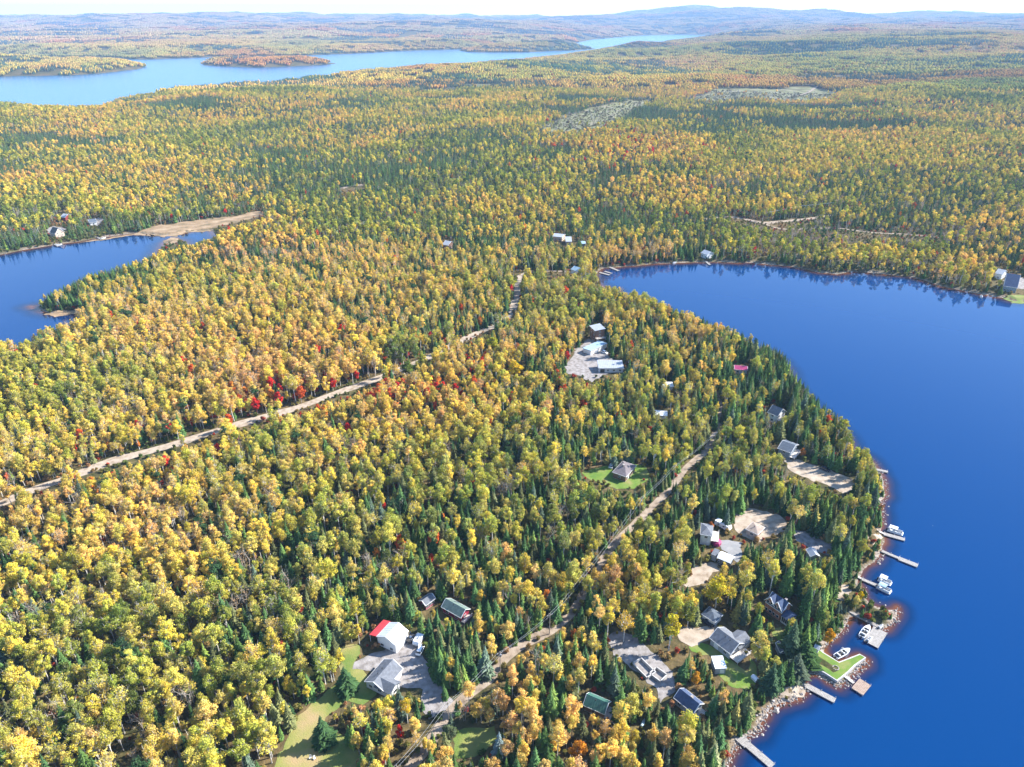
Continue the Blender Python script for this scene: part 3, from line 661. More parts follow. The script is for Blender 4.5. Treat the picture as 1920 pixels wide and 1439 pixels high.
trees = []
H0 = {'birch': 14, 'aspen': 15, 'maple': 10, 'spruce': 12.8, 'bare': 12, 'pine': 16}
R0 = {'birch': 2.6, 'aspen': 2.6, 'maple': 2.8, 'spruce': 1.3, 'bare': 2, 'pine': 2.8}
KIND = ['birch', 'aspen', 'maple', 'spruce', 'bare', 'pine']
def populate(r0, r1, cell, seed, only=None):
    X, Y, rg = stand(r0, r1, cell, seed)
    X, Y, Z, px, py, dep, sd = survey(X, Y)
    n = len(X)
    base = .14 + .02 * sstep(500, 900, np.hypot(X, Y)) + .48 * (sstep(.47, .60, fbm(X * .6, Y, 110, 51, 4))) + .42 * sstep(450, 900, np.hypot(X, Y)) * sstep(.47, .57, fbm(X * .45, Y, 210, 53, 4))
    con = blob(px, py - 6, conifer_at, base) + .25 * (sd < 9) * (np.hypot(X, Y) < 700)
    red = blob(px, py, red_at, .012 + .05 * sstep(.6, .75, fbm(X, Y, 180, 55, 2)) * sstep(500, 900, np.hypot(X, Y)))
    bare = blob(px, py, bare_at, np.full(n, .045))
    asp = sstep(.40, .62, fbm(X, Y, 60, 57, 2))
    u = rg.random(n); k = np.full(n, 0)
    k = np.where(rg.random(n) < .18 + .5 * asp, 1, k)
    k = np.where(rg.random(n) < red, 2, k); k = np.where(rg.random(n) < bare, 4, k)
    k = np.where(u < con, 3, k); k = np.where((u > con) & (rg.random(n) < .008), 5, k)
    # deciduous crowns are broader: thin them out
    keep = (k == 3) | (rg.random(n) < np.where(np.hypot(X, Y) < 620, .80, .72))
    if only is not None: k = np.full(n, only); keep = rg.random(n) < (con - .38) * 1.1

    X, Y, Z, px, py, dep, sd, k, con = (a[keep] for a in (X, Y, Z, px, py, dep, sd, k, con)); n = len(X)
    sx = rg.uniform(.50, 1.18, n) * (.88 + .3 * (fbm(X, Y, 90, 61, 2) - .3))
    sx = np.where(k == 3, rg.uniform(.45, 1.12, n) * (.74 + .5 * fbm(X, Y, 70, 63, 2)), sx)
    tall = blob(px, py, [(1620, 444, 190, 16, .5), (1500, 760, 70, 100, 1.3), (1480, 1060, 80, 80, 1.35), (1490, 1150, 60, 50, 1.35), (1390, 690, 80, 60, 1.15), (860, 1230, 60, 50, .85), (1190, 1290, 70, 70, .85), (1240, 920, 60, 60, .85), (1020, 1070, 80, 60, .75)], np.ones(n))
    sx = np.where(k == 3, sx * tall, sx * np.where(tall < .8, tall, 1))
    hh = np.array([H0[q] for q in KIND])[k]; rad = np.array([R0[q] for q in KIND])[k]
    f = fit(X, Y, Z, sx, hh, rad, dep)
    # low bushes at the very bank
    f = np.where((sd < 4) & (dep < 900), np.minimum(f, .6), f)
    ok = f > 0
    X, Y, Z, px, py, dep, k, sx, f, sd = (a[ok] for a in (X, Y, Z, px, py, dep, k, sx, f, sd)); n = len(X); sx = sx * f
    t = blob(px, py, tint_at, (fbm(X, Y, 120, 71, 3) - .5) * 2.6 - .10)
    t = t - .30 * sstep(420, 800, np.hypot(X, Y)) + rg.normal(size=n) * .30 - .30 * (k == 1) + .12 * (k == 0)
    tint = palette(t, n) * rg.uniform(.66, 1.12, (n, 1)); pale = rg.random((n, 1)) ** 2 * .35; tint = tint * (1 - pale) + np.array([(.62, .50, .24)]) * tint.mean(1, keepdims=True) * 2.2 * pale
    rt = rg.random((n, 1)); tint = np.where((k == 2)[:, None], np.where(rt < .35, (.78, .05, .035), np.where(rt < .7, (.80, .16, .04), (.82, .30, .05))) * rg.uniform(.75, 1.1, (n, 1)), tint)
    g = rg.random((n, 1)); sp = np.array([(.045, .095, .040)]) * (1 - g) + np.array([(.095, .165, .045)]) * g
    bl = (rg.random((n, 1)) < .12); sp = np.where(bl, (.09, .125, .09), sp)
    old = (rg.random((n, 1)) < .2); sp = np.where(old, (.13, .14, .06), sp)
    tint = np.where((k == 3)[:, None], sp * rg.uniform(.65, 1.6, (n, 1)) * (1 + (rg.random((n, 1)) < .12) * np.array([(1.0, .55, .1)])), tint)
    tint = np.where((k == 5)[:, None], (.06, .12, .05), tint)
    tint = np.where((k == 4)[:, None], (.40, .26, .14), tint)
    return dict(X=X, Y=Y, Z=Z, px=px, py=py, dep=dep, k=k, s=sx, tint=tint, sd=sd, rz=rg.uniform(0, 6.28, n), v=rg.integers(0, 60, n))
A = populate(92, 620, 3.05, 5); B = populate(620, 2300, 4.15, 6); E = populate(92, 760, 3.3, 8, 3)
D = {q: np.concatenate([A[q], B[q], E[q]]) for q in A}
print('trees', len(D['X']))

# trees that are known one by one: (kind, pixel of the crown's middle, scale, colour, label, category)
NAMED = [
 ('maple', 750, 1372, .62, (.62, .03, .02), 'bright scarlet maple among spruces below the grey-roofed house', (.8, 1.45)),
 ('maple', 1083, 1408, 1.05, (.62, .25, .025), 'broad round orange maple near the bottom of the gravel road', (1.1, 1)),
 ('spruce', 936, 1392, .95, (.16, .21, .22), 'powdery blue spruce standing beside the small round lawn', (1.2, 1)),
 ('maple', 1557, 1188, .85, (.66, .33, .02), 'golden yellow broadleaf on the bank above the boat basin', (.95, 1)),
 ('maple', 1614, 1115, .55, (.72, .50, .01), 'small vivid yellow tree on the dock headland', (.8, 1)),
 ('aspen', 1584, 797, .8, (.46, .42, .03), 'lone lime yellow tree leaning out over the lake point', (1.2, .85)),
 ('maple', 828, 628, .75, (.60, .05, .025), 'scarlet maple beside the forest road past the bend', (.8, 1.2)),
 ('maple', 722, 668, .95, (.62, .13, .03), 'orange-red maple above the dark green grove by the forest road', (1, .9)),
 ('maple', 1305, 1272, .72, (.60, .30, .03), 'orange-gold tree among dark evergreens behind the white shed', (1, 1)),
 ('maple', 1333, 988, .6, (.60, .20, .04), 'orange and red maple touching the grey hip-roofed house', (.9, 1.1)),
 ('maple', 1560, 850, .62, (.45, .07, .06), 'dusky crimson maple on the lake point behind the docks', (1, 1)),
 ('maple', 1076, 1188, .7, (.60, .20, .04), 'yellow tree with a scarlet top beside the gravel road', (.8, 1)),
 ('maple', 886, 902, .55, (.60, .04, .02), 'small scarlet maple deep in the green and gold wood', (1, 1)),
 ('maple', 808, 1046, .6, (.60, .05, .02), 'scarlet maple in the wood beyond the two cottages', (1, 1)),
 ('maple', 262, 1084, .62, (.60, .03, .03), 'solitary crimson maple in the wide yellow birch wood', (1.2, .8)),
 ('maple', 1017, 1222, .6, (.64, .14, .02), 'small vivid orange maple at the gravel road junction', (1, 1)),
 ('maple', 1138, 1200, .5, (.62, .12, .04), 'small red-topped maple at the corner of the gravel lot', (1, 1)),
 ('aspen', 1348, 1100, 1.15, (.55, .42, .03), 'large bright yellow aspen behind the small garage', (1.3, 1)),
 ('aspen', 1260, 1175, 1.25, (.50, .40, .03), 'tall full yellow-green aspen beside the sand yard', (1.2, 1)),
 ('birch', 1172, 1170, 1.1, (.60, .38, .05), 'pale gold birch with bare white stems above the gravel lot', (1.1, .9)),
 ('spruce', 603, 1362, .95, (.05, .10, .04), 'dark full spruce alone on the open lawn', (1.7, 1)),
 ('spruce', 646, 1268, .9, (.05, .10, .04), 'broad dark spruce at the lawn edge beside the grey-roofed house', (1.6, 1)),
 ('spruce', 1449, 1262, 1.0, (.05, .09, .05), 'dense dark spruce between the sheds and the stony shore', (1.5, 1)),
 ('spruce', 1488, 1190, 1.25, (.06, .095, .055), 'tall grey-green spruce in front of the brick house gable', (1.4, 1)),
 ('spruce', 1513, 1215, .9, (.045, .085, .03), 'rounded dark cedar beside the walled lawn', (2.2, .9)),
 ('spruce', 1497, 1238, .9, (.075, .10, .07), 'bushy grey-green pine by the pale sea wall', (2.0, .9)),
 ('maple', 842, 1372, .95, (.12, .15, .07), 'bushy grey-green willow beside the bottom of the drive', (1, 1)),
 ('aspen', 762, 1330, .7, (.60, .40, .03), 'small gold aspen just below the grey-roofed house', (1, 1)),
 ('maple', 764, 690, 1.35, (.12, .16, .025), 'broad round dark green oak beside the forest road', (1.6, .9)),
 ('maple', 965, 692, 1.3, (.62, .42, .02), 'huge golden tree crown in the middle of the wood', (1.7, .9)),
 ('maple', 925, 645, 1.25, (.42, .40, .03), 'big lime yellow crown beside the forest road bend', (1.6, .9)),
 ('maple', 1352, 612, .8, (.62, .22, .10), 'pink and orange maple on the lake bank beyond the spruces', (1, 1)),
 ('birch', 1287, 590, .6, (.56, .40, .10), 'pale yellow birch beside two spruces on the lake point', (1.2, 1)),
 ('spruce', 1303, 590, .7, (.04, .07, .04), 'dark spruce between pale birches on the lake point', (1, 1)),
 ('spruce', 1319, 596, .6, (.04, .07, .04), 'second dark spruce out on the lake point past the pale birch', (1, 1)),
 ('aspen', 1125, 490, .85, (.56, .38, .05), 'gold aspen standing at the end of the far bay by the docks', (1.1, .9)),
]
named_pos = []
for kd, px_, py_, s_, c_, lab, asp_ in NAMED:
    g = G(px_, py_, H0[kd] * s_ * asp_[1] * .6 + LAND); named_pos.append((g.x, g.y))
NP = np.array(named_pos); nr_ = np.array([R0[n[0]] * n[3] * n[6][0] + 1.2 for n in NAMED])
d2 = np.full(len(D['X']), False)
for (a, b_), r_ in zip(NP, nr_): d2 |= np.hypot(D['X'] - a, D['Y'] - b_) < r_
# plots of the buildings (pixel of the middle, radius in metres)
PLOTS = [(724, 1196, 8.5), (722, 1264, 9), (800, 1126, 5.5), (856, 1144, 8), (1172, 886, 7.5), (1115, 618, 7), (1112, 656, 9), (1146, 688, 10), (1252, 724, 5), (1389, 690, 6), (1454, 773, 8), (1474, 840, 8), (1240, 775, 5), (1330, 1000, 7), (1360, 1046, 7), (1338, 1036, 4), (1412, 992, 7), (1517, 1033, 5), (1460, 1138, 8.5),
  (1366, 1204, 9.5), (1336, 1157, 6), (1350, 1248, 4), (1461, 1216, 4), (1531, 1211, 3), (1119, 1322, 7), (1288, 1314, 7.5), (1217, 1256, 9), (98, 436, 12), (116, 405, 8), (175, 415, 10), (836, 457, 10), (1046, 443, 10), (1066, 451, 8), (1094, 456, 7), (1076, 504, 9), (1894, 532, 18), (1873, 511, 10), (1320, 475, 9), (1345, 1020, 4), (783, 1206, 6), (1354, 994, 5), (1204, 1362, 3)]
for px_, py_, r_ in PLOTS:
    g = G(px_, py_, LAND + 2.5); d2 |= np.hypot(D['X'] - g.x, D['Y'] - g.y) < r_
D = {q: v[~d2] for q, v in D.items()}

# ------------------------------------------------------------------ single trees (the 300 of each kind that show largest), the rest as woodland
inview = (D['px'] > -25) & (D['px'] < 1945) & (D['py'] < 1500)
single = np.zeros(len(D['X']), bool)
CAT = {'birch': 'birch tree', 'aspen': 'aspen tree', 'maple': 'maple tree', 'spruce': 'spruce tree', 'bare': 'bare tree', 'pine': 'pine tree'}
for ki, kd in enumerate(KIND):
    idx = np.where(inview & (D['k'] == ki))[0]
    n = {'birch': 300, 'aspen': 300, 'maple': 300 - 27, 'spruce': 294, 'bare': 300, 'pine': 300}[kd]
    idx = idx[np.argsort(-(D['s'][idx] / D['dep'][idx]))][:n]
    single[idx] = True

def copy_tree(kd, v, loc, s, rz, tint, label, wide=(1, 1), special=False):
    sp_ = None
    if special: sp_ = next((n_ for n_ in ('oak', 'willow', 'cedar', 'pine', 'maple', 'spruce', 'birch', 'aspen') if n_ in label), 'broadleaf')
    root = empty((sp_ or kd) + '_tree' if kd != 'bare' else 'leafless_tree', loc, rz); root.scale = (s * wide[0], s * wide[0], s * wide[1])
    cr, tk = protos[kd][v % len(protos[kd])]
    c = link('crown', cr, root); c['tint'] = [float(x) for x in tint]
    link('trunk', tk, root)
    tag(root, label, CAT[kd], {'birch': 'birches in the autumn wood', 'aspen': 'aspens in the autumn wood', 'maple': 'maples scattered through the wood', 'spruce': 'spruces between the cottages', 'bare': 'bare trees standing among the birches', 'pine': 'pines rising out of the wood'}[kd])
    if special:
        root['category'] = sp_ + ' tree' if sp_ != 'broadleaf' else 'tree'
        if sp_ != kd: del root['group']
    return root
for (kd, px_, py_, s_, c_, lab, asp_), (gx_, gy_) in zip(NAMED, named_pos):
    z = float(height(np.array([gx_]), np.array([gy_]))[0])
    copy_tree(kd, int(px_), (gx_, gy_, max(z, .3) - .1), s_, px_ * .7, c_, lab, asp_, True)

# landmarks that labels can be tied to (world position, words)
LM = [((727, 1210), 'the white garage'), ((722, 1285), 'the grey-roofed yard house'), ((802, 1140), 'the maroon striped cottage'), ((856, 1155), 'the green-grey roofed cottage'), ((600, 1370), "the lawn's lone spruce"),
      ((1172, 892), 'the brown hip-roofed house'), ((1112, 628), 'the tall brown house'), ((1110, 660), 'the long flat-roofed garage'), ((1226, 1262), 'the unfinished foundation'), ((1118, 1335), 'the dark green cabin'), ((1290, 1330), 'the navy-roofed cottage'),
      ((1366, 1215), 'the large grey bungalow'), ((1462, 1155), 'the brick house'), ((1332, 1010), 'the grey hip-roofed house'), ((1412, 1000), 'the tan-roofed house'), ((1476, 855), 'the slate blue house'), ((1456, 782), 'the white gabled house'), ((1390, 695), 'the magenta cottage'),
      ((890, 1390), 'the small round lawn'), ((935, 1255), 'the gravel road junction'), ((1092, 1120), 'the power line bend'), ((1200, 975), 'the roadside power pole'), ((1557, 1210), 'the boat basin'), ((1500, 1290), 'the stony shore'), ((262, 1090), 'the solitary crimson maple'), ((30, 940), "the pale road's outer end"),
      ((290, 848), 'the open forest road stretch'), ((590, 752), 'the forest road among maples'), ((764, 705), 'the round dark oak'), ((20, 1435), 'the frame corner without water'), ((230, 1310), 'the lime green aspen stand'), ((120, 1180), 'the yellow outer wood'), ((430, 1060), 'the middle birch wood'), ((480, 1300), 'the wood beside the lawn'),
      ((1085, 1420), 'the round orange maple'), ((300, 1430), "the lime stand's lower edge"), ((860, 1010), 'the wood behind two cottages'), ((1620, 1120), 'the dock headland'), ((640, 960), 'the mixed wood heart'), ((1250, 205), 'the far clear-cut'), ((400, 425), 'the tan marsh'), ((1140, 510), 'the far bay docks'), ((1050, 448), 'the pale-roofed wood cottages'),
      ((1480, 415), 'the bright valley road'), ((1895, 535), 'the steep navy-roofed chalet'), ((98, 440), 'the narrow lake chalet'), ((1640, 450), 'the grey scrub'), ((60, 578), 'the narrow lake point'), ((560, 620), 'the bright golden grove'), ((965, 700), 'the huge golden crown'), ((836, 460), 'the hidden brown cottage'), ((300, 700), 'the wood past the road'), ((1300, 480), 'the far shore cottage'),
      ((40, 760), 'the wood below the bay'), ((250, 340), 'the spruces beyond the marsh'), ((700, 380), 'the lime wood beyond'), ((1750, 330), 'the mixed wood past the scrub'), ((960, 560), 'the forest road end'), ((450, 520), 'the spruces on the spit'), ((1240, 775), 'the white shed roof')]
LMP = np.array([(lambda g: (g.x, g.y))(G(*p)) for p, _ in LM])
ORD = ['closest', 'second', 'third', 'fourth', 'fifth', 'sixth', 'seventh', 'eighth', 'ninth', 'tenth', 'eleventh', 'twelfth', 'thirteenth', 'fourteenth', 'fifteenth', 'sixteenth']
SEC = ['lakeward of', 'up and lakeward of', 'beyond', 'up and inland of', 'inland of', 'down and inland of', 'below', 'down and lakeward of']
def tint_word(kd, t):
    r_, g_, b_ = t
    if kd in ('birch', 'aspen'):
        q = g_ / max(r_, 1e-3)
        return 'green' if q > 1.15 else 'lime' if q > .95 else 'lemon' if q > .82 else 'golden' if q > .72 else 'amber' if q > .62 else 'rust'
    if kd == 'maple': return 'scarlet' if g_ < .12 * r_ else 'orange-red' if g_ / r_ < .26 else 'orange'
    if kd == 'spruce': return 'dark' if g_ < .10 else 'mid-green' if g_ < .13 else 'bright'
    return {'bare': 'grey', 'pine': 'soft'}[kd]
ids = np.where(single)[0]
dl = np.hypot(D['X'][ids, None] - LMP[None, :, 0], D['Y'][ids, None] - LMP[None, :, 1])
lm = dl.argmin(1); dm = dl.min(1)
vec = np.stack([D['X'][ids], D['Y'][ids]], 1) - LMP[lm]
ang = (np.degrees(np.arctan2(vec[:, 1], vec[:, 0])) + 22.5) % 360; sec = (ang // 45).astype(int)
order = np.argsort(dm); count = {}; labels = {}
for o_ in order:
    i = ids[o_]; kd = KIND[D['k'][i]]; tw = tint_word(kd, D['tint'][i])
    sw = 'small ' if D['s'][i] < .62 else 'tall ' if D['s'][i] > 1.02 else ''
    noun = {'birch': 'birch', 'aspen': 'aspen', 'maple': 'maple', 'spruce': 'spruce', 'bare': 'leafless tree', 'pine': 'pine'}[kd]
    key = (kd, tw, sw, lm[o_], sec[o_]); c = count.get(key, 0); count[key] = c + 1
    nm = LM[lm[o_]][1]
    if c < 16: labels[i] = f"{sw}{tw} {noun}, {ORD[c]} such {SEC[sec[o_]]} {nm}"
    else: labels[i] = f"{sw}{tw} {noun} farther out {SEC[sec[o_]]} {nm}"
for i in ids:
    kd = KIND[D['k'][i]]
    copy_tree(kd, int(D['v'][i]), (D['X'][i], D['Y'][i], D['Z'][i] - .15), float(D['s'][i]), float(D['rz'][i]), D['tint'][i], labels[i])
print('single trees', len(ids))

# scattering: one object whose points carry instances
LIB = {}
def library(name, meshes):
    c = bpy.data.collections.new(name)
    for k, parts in enumerate(meshes):
        bm = bmesh.new()
        mats = []
        o = bpy.data.objects.new('%s_%02d' % (name, k), None)
        if len(parts) == 1: me = parts[0]
        else:
            a, b = parts
            ob = bpy.data.meshes.new('m'); va = np.empty(len(a.vertices) * 3, np.float32); a.vertices.foreach_get('co', va)
            vb = np.empty(len(b.vertices) * 3, np.float32); b.vertices.foreach_get('co', vb)
            na = len(a.vertices)
            V = [tuple(x) for x in va.reshape(-1, 3)] + [tuple(x) for x in vb.reshape(-1, 3)]
            F = [tuple(p.vertices) for p in a.polygons] + [tuple(q + na for q in p.vertices) for p in b.polygons]
            ob.from_pydata(V, [], F)
            at = ob.attributes.new('var', 'FLOAT_VECTOR', 'POINT'); x = np.ones(len(V) * 3, np.float32)
            src = np.empty(na * 3, np.float32); a.attributes['var'].data.foreach_get('vector', src); x[:na * 3] = src
            at.data.foreach_set('vector', x)
            ob.materials.append(a.materials[0]); ob.materials.append(b.materials[0])
            mi = np.zeros(len(F), np.int32); mi[len(a.polygons):] = 1; ob.polygons.foreach_set('material_index', mi); ob.update(); me = ob
        bm.free()
        o = bpy.data.objects.new('%s_%02d' % (name, k), me); c.objects.link(o)
    LIB[name] = c
    return c

def gn_group(coll):
    ng = bpy.data.node_groups.new('scatter', 'GeometryNodeTree')
    ng.interface.new_socket('Geometry', in_out='INPUT', socket_type='NodeSocketGeometry'); ng.interface.new_socket('Geometry', in_out='OUTPUT', socket_type='NodeSocketGeometry')
    N = ng.nodes; L = ng.links
    gi = N.new('NodeGroupInput'); go = N.new('NodeGroupOutput')
    ci = N.new('GeometryNodeCollectionInfo'); ci.inputs['Collection'].default_value = coll; ci.inputs['Separate Children'].default_value = True; ci.inputs['Reset Children'].default_value = True
    ip = N.new('GeometryNodeInstanceOnPoints'); ip.inputs['Pick Instance'].default_value = True
    def attr(n, t):
        a = N.new('GeometryNodeInputNamedAttribute'); a.data_type = t; a.inputs['Name'].default_value = n; return a
    mp = N.new('GeometryNodeMeshToPoints'); L.new(gi.outputs[0], mp.inputs['Mesh'])
    L.new(mp.outputs[0], ip.inputs['Points']); L.new(ci.outputs[0], ip.inputs['Instance'])
    L.new(attr('idx', 'INT').outputs['Attribute'], ip.inputs['Instance Index'])
    L.new(attr('rot', 'FLOAT_VECTOR').outputs['Attribute'], ip.inputs['Rotation'])
    L.new(attr('scl', 'FLOAT_VECTOR').outputs['Attribute'], ip.inputs['Scale'])
    L.new(ip.outputs[0], go.inputs[0])
    return ng

def scatter(name, coll, X, Y, Z, rot, scl, idx, tint, label, kind='stuff'):
    me = bpy.data.meshes.new(name); n = len(X); me.vertices.add(n); me.vertices.foreach_set('co', np.stack([X, Y, Z], 1).astype(np.float32).ravel())
    def put(k, t, v, f): a = me.attributes.new(k, t, 'POINT'); a.data.foreach_set(f, v.ravel())
    put('rot', 'FLOAT_VECTOR', rot.astype(np.float32), 'vector'); put('scl', 'FLOAT_VECTOR', scl.astype(np.float32), 'vector')
    put('idx', 'INT', idx.astype(np.int32), 'value'); put('tint', 'FLOAT_VECTOR', tint.astype(np.float32), 'vector')
    o = link(name, me); md = o.modifiers.new('scatter', 'NODES'); md.node_group = gn_group(coll)
    return tag(o, label, kind=kind)

def rot_z(a):
    return np.stack([np.sin(a * 37.7) * .06, np.cos(a * 53.1) * .06, a], 1)
rad_ = np.hypot(D['X'], D['Y'])
WOOD = {'birch': ('birch_forest', 'yellow and rust birch forest covering the land'), 'aspen': ('aspen_forest', 'lime and gold aspen stands through the forest'), 'maple': ('maple_forest', 'scattered red and orange maples in the forest'),
        'spruce': ('spruce_forest', 'dark green spruces mixed through the forest'), 'bare': ('leafless_forest', 'grey leafless trees in the forest'), 'pine': ('pine_forest', 'scattered pines over the forest')}
for ki, kd in enumerate(KIND):
    sel = np.where((D['k'] == ki) & ~single)[0]
    nh = len(protos[kd]); nl_ = len(lowp[kd])
    c = library('trees_' + kd, protos[kd] + lowp[kd])
    nearm = rad_[sel] < 650
    idx = np.where(nearm, D['v'][sel] % nh, nh + D['v'][sel] % nl_)
    s = D['s'][sel]; asp = 1 + (D['v'][sel] % 7 - 3) * .05
    scatter(WOOD[kd][0], c, D['X'][sel], D['Y'][sel], D['Z'][sel] - .15, rot_z(D['rz'][sel]), np.stack([s * asp, s * asp, s], 1), idx, D['tint'][sel], WOOD[kd][1])
    print(kd, len(sel))

# ------------------------------------------------------------------ far woodland: tiles of many small trees
def tile(name, seed, size, n, ht, rad, con):
    rg = np.random.default_rng(seed); V = []; F = []; var = []
    side = int(math.sqrt(n)); st = size / side; c = 0
    for i in range(side):
        for j in range(side):
            x = (i + rg.uniform(0, 1)) * st - size / 2; y = (j + rg.uniform(0, 1)) * st - size / 2
            g = rg.uniform(.5, 1.3)
            if rg.random() < con:
                h = ht * rg.uniform(.7, 1.05); r = rad * .55; a0 = rg.uniform(0, 6)
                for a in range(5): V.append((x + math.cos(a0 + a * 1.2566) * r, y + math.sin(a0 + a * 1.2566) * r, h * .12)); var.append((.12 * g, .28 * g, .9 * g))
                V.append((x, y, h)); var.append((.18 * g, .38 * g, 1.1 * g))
                for a in range(5): F.append((c + a, c + (a + 1) % 5, c + 5))
                c += 6
            else:
                h = ht * rg.uniform(.8, 1.15); r = rad * rg.uniform(.8, 1.25); q = rg.normal(size=3) * .06
                col = (g * (1 + q[0]), g * (1 + q[1]), g * (1 + q[2]))
                if rg.random() < .05: col = (g * 1.15, g * .55, g * .8)
                for zz, rr2, m_ in ((.3, .7, 5), (.68, 1.0, 6), (.93, .5, 4)):
                    pass
                ringz = [(.32, .6), (.62, 1.0), (.88, .62)]
                a0 = rg.uniform(0, 6)
                for zz, rr2 in ringz:
                    for a in range(5):
                        k_ = rg.uniform(.75, 1.25) * r * rr2
                        V.append((x + math.cos(a0 + a * 1.2566) * k_, y + math.sin(a0 + a * 1.2566) * k_, h * zz * rg.uniform(.94, 1.06))); gg = rg.uniform(.8, 1.2); var.append(tuple(v_ * gg for v_ in col))
                V.append((x, y, h)); var.append(col)
                for l in range(2):
                    for a in range(5):
                        p, q2 = c + l * 5 + a, c + l * 5 + (a + 1) % 5
                        F.append((p, q2, q2 + 5)); F.append((p, q2 + 5, p + 5))
                for a in range(5): F.append((c + 10 + a, c + 10 + (a + 1) % 5, c + 15))
                c += 16
    return npmesh(name, V, F, 3, {'var': var}, M['leaf'])

def field(name, mauve_haze, r0, r1, cell, size, n, ht, rad, label, seed):
    cons = (.12, .3, .6, .92)
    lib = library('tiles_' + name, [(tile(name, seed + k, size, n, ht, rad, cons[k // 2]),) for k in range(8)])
    X, Y, rg = stand(r0, r1, cell, seed)
    ix = np.round(X / cell) * cell; iy = np.round(Y / cell) * cell
    X, Y = ix, iy; k = np.unique(np.stack([X, Y], 1), axis=0, return_index=True)[1]; X, Y = X[k], Y[k]
    sd = water_sd(X, Y); k = sd > size * .30; X, Y, sd = X[k], Y[k], sd[k]; Z = height(X, Y, sd)
    px, py, dep = project(X, Y, Z + 5)
    op = np.zeros(len(X), bool)
    for P in clear_cut: op |= inside(P, px + (fbm(X, Y, 60, 87, 3) - .5) * 30, py + (fbm(X, Y, 60, 88, 3) - .5) * 12)
    e = size * .35
    sx = (height(X + e, Y) - height(X - e, Y)) / (2 * e); sy = (height(X, Y + e) - height(X, Y - e)) / (2 * e)
    k = ~op & (np.abs(px - 960) < 1040); X, Y, Z, px, py, sx, sy = (a[k] for a in (X, Y, Z, px, py, sx, sy)); nn = len(X)
    con = blob(px, py, conifer_at, .12 + .75 * sstep(.45, .62, fbm(X, Y, 420, 53, 4))) + rg.normal(size=nn) * .1
    cls = np.clip(np.searchsorted([.22, .45, .72], con), 0, 3)
    idx = cls * 2 + rg.integers(0, 2, nn)
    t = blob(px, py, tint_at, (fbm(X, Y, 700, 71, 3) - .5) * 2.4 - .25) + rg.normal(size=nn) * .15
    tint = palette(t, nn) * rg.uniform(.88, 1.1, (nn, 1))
    mv = (mauve_haze * sstep(1800, 9000, np.hypot(X, Y)))[:, None]; tint = tint * .62 * (1 - mv) + np.array([(.36, .25, .19)]) * mv  # distance haze put into the leaf colour: mauve-tan grows with range
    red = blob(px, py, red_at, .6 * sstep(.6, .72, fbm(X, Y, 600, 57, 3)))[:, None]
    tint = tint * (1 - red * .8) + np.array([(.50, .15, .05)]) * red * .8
    rot = np.stack([np.arctan(sy), -np.arctan(sx), np.zeros(nn)], 1)
    scatter(name, lib, X, Y, Z - .3, rot, np.ones((nn, 3)), idx, tint, label)
    print(name, nn)
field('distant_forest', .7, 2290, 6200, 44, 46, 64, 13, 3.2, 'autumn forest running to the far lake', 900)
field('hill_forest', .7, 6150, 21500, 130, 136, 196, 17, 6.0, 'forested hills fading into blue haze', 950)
#@@AFTERFOREST
# ------------------------------------------------------------------ air
hz = MB(); hz.box((0, 11000, 272.5 - 5), (56000, 26000, 545))
hm = bpy.data.materials.new('haze'); hm.use_nodes = True; hm.node_tree.nodes.clear()
pv = nd(hm, 'ShaderNodeVolumePrincipled'); pv.inputs['Color'].default_value = (.42, .66, 1.0, 1); pv.inputs['Density'].default_value = 6e-5; pv.inputs['Anisotropy'].default_value = 0.0
ho = nd(hm, 'ShaderNodeOutputMaterial'); hm.node_tree.links.new(pv.outputs[0], ho.inputs['Volume'])
tag(hz.build('haze', hm), 'thin blue air over the whole valley', kind='stuff')

# ------------------------------------------------------------------ materials of built things
M['gravel'] = noisy('pale_gravel', [(.15, .13, .115), (.26, .235, .22), (.34, .315, .30)], .5, .95, 8, bump=.5, bscale=3)
M['road'] = noisy('dirt_road', [(.17, .125, .085), (.29, .225, .165), (.38, .31, .24)], .35, .95, 8, bump=.5, bscale=3)
M['sand'] = noisy('beach_sand', [(.24, .18, .12), (.36, .29, .22), (.43, .36, .28)], .4, .95, 8, bump=.4, bscale=3)
M['marsh'] = noisy('dry_marsh_grass', [(.14, .11, .055), (.27, .18, .10), (.36, .26, .16)], .10, .95, 9, bump=.8, bscale=1)
M['lawn'] = noisy('cut_grass', [(.36, .25, .13), (.25, .24, .07), (.12, .18, .035), (.33, .26, .12)], .075, .95, 9, [.3, .43, .58, .72], bump=.5, bscale=2.5)
M['bright_lawn'] = noisy('bright_lawn', [(.09, .17, .025), (.13, .20, .03), (.24, .22, .08)], .2, .95, 8, [.35, .5, .7], bump=.4, bscale=3)
M['paved'] = noisy('grey_paving', [(.20, .20, .20), (.30, .29, .28)], .3, .9, 7)
M['stone'] = noisy('shore_rock', [(.17, .14, .12), (.34, .30, .27), (.50, .46, .43)], 1.2, .85, 6, bump=.6)
M['concrete'] = noisy('concrete', [(.38, .36, .34), (.52, .50, .48)], .6, .9, 6)
M['white'] = noisy('white_paint', [(.68, .67, .65), (.80, .79, .78)], .8, .55, 5)
M['glass'] = mat('window_glass', (.02, .03, .04), .06, 0, .8)
M['wood'] = noisy('weathered_wood', [(.40, .35, .30), (.60, .55, .50)], 1.5, .8, 5)
M['pale_wood'] = noisy('pale_deck_boards', [(.22, .20, .18), (.38, .35, .32)], 1.6, .75, 6)
M['brown_wood'] = noisy('brown_deck_boards', [(.26, .18, .13), (.38, .28, .22)], 1.4, .8, 5)
M['metal'] = mat('dull_metal', (.55, .56, .58), .4, .7)
M['dark'] = mat('black_rubber', (.02, .02, .022), .7)
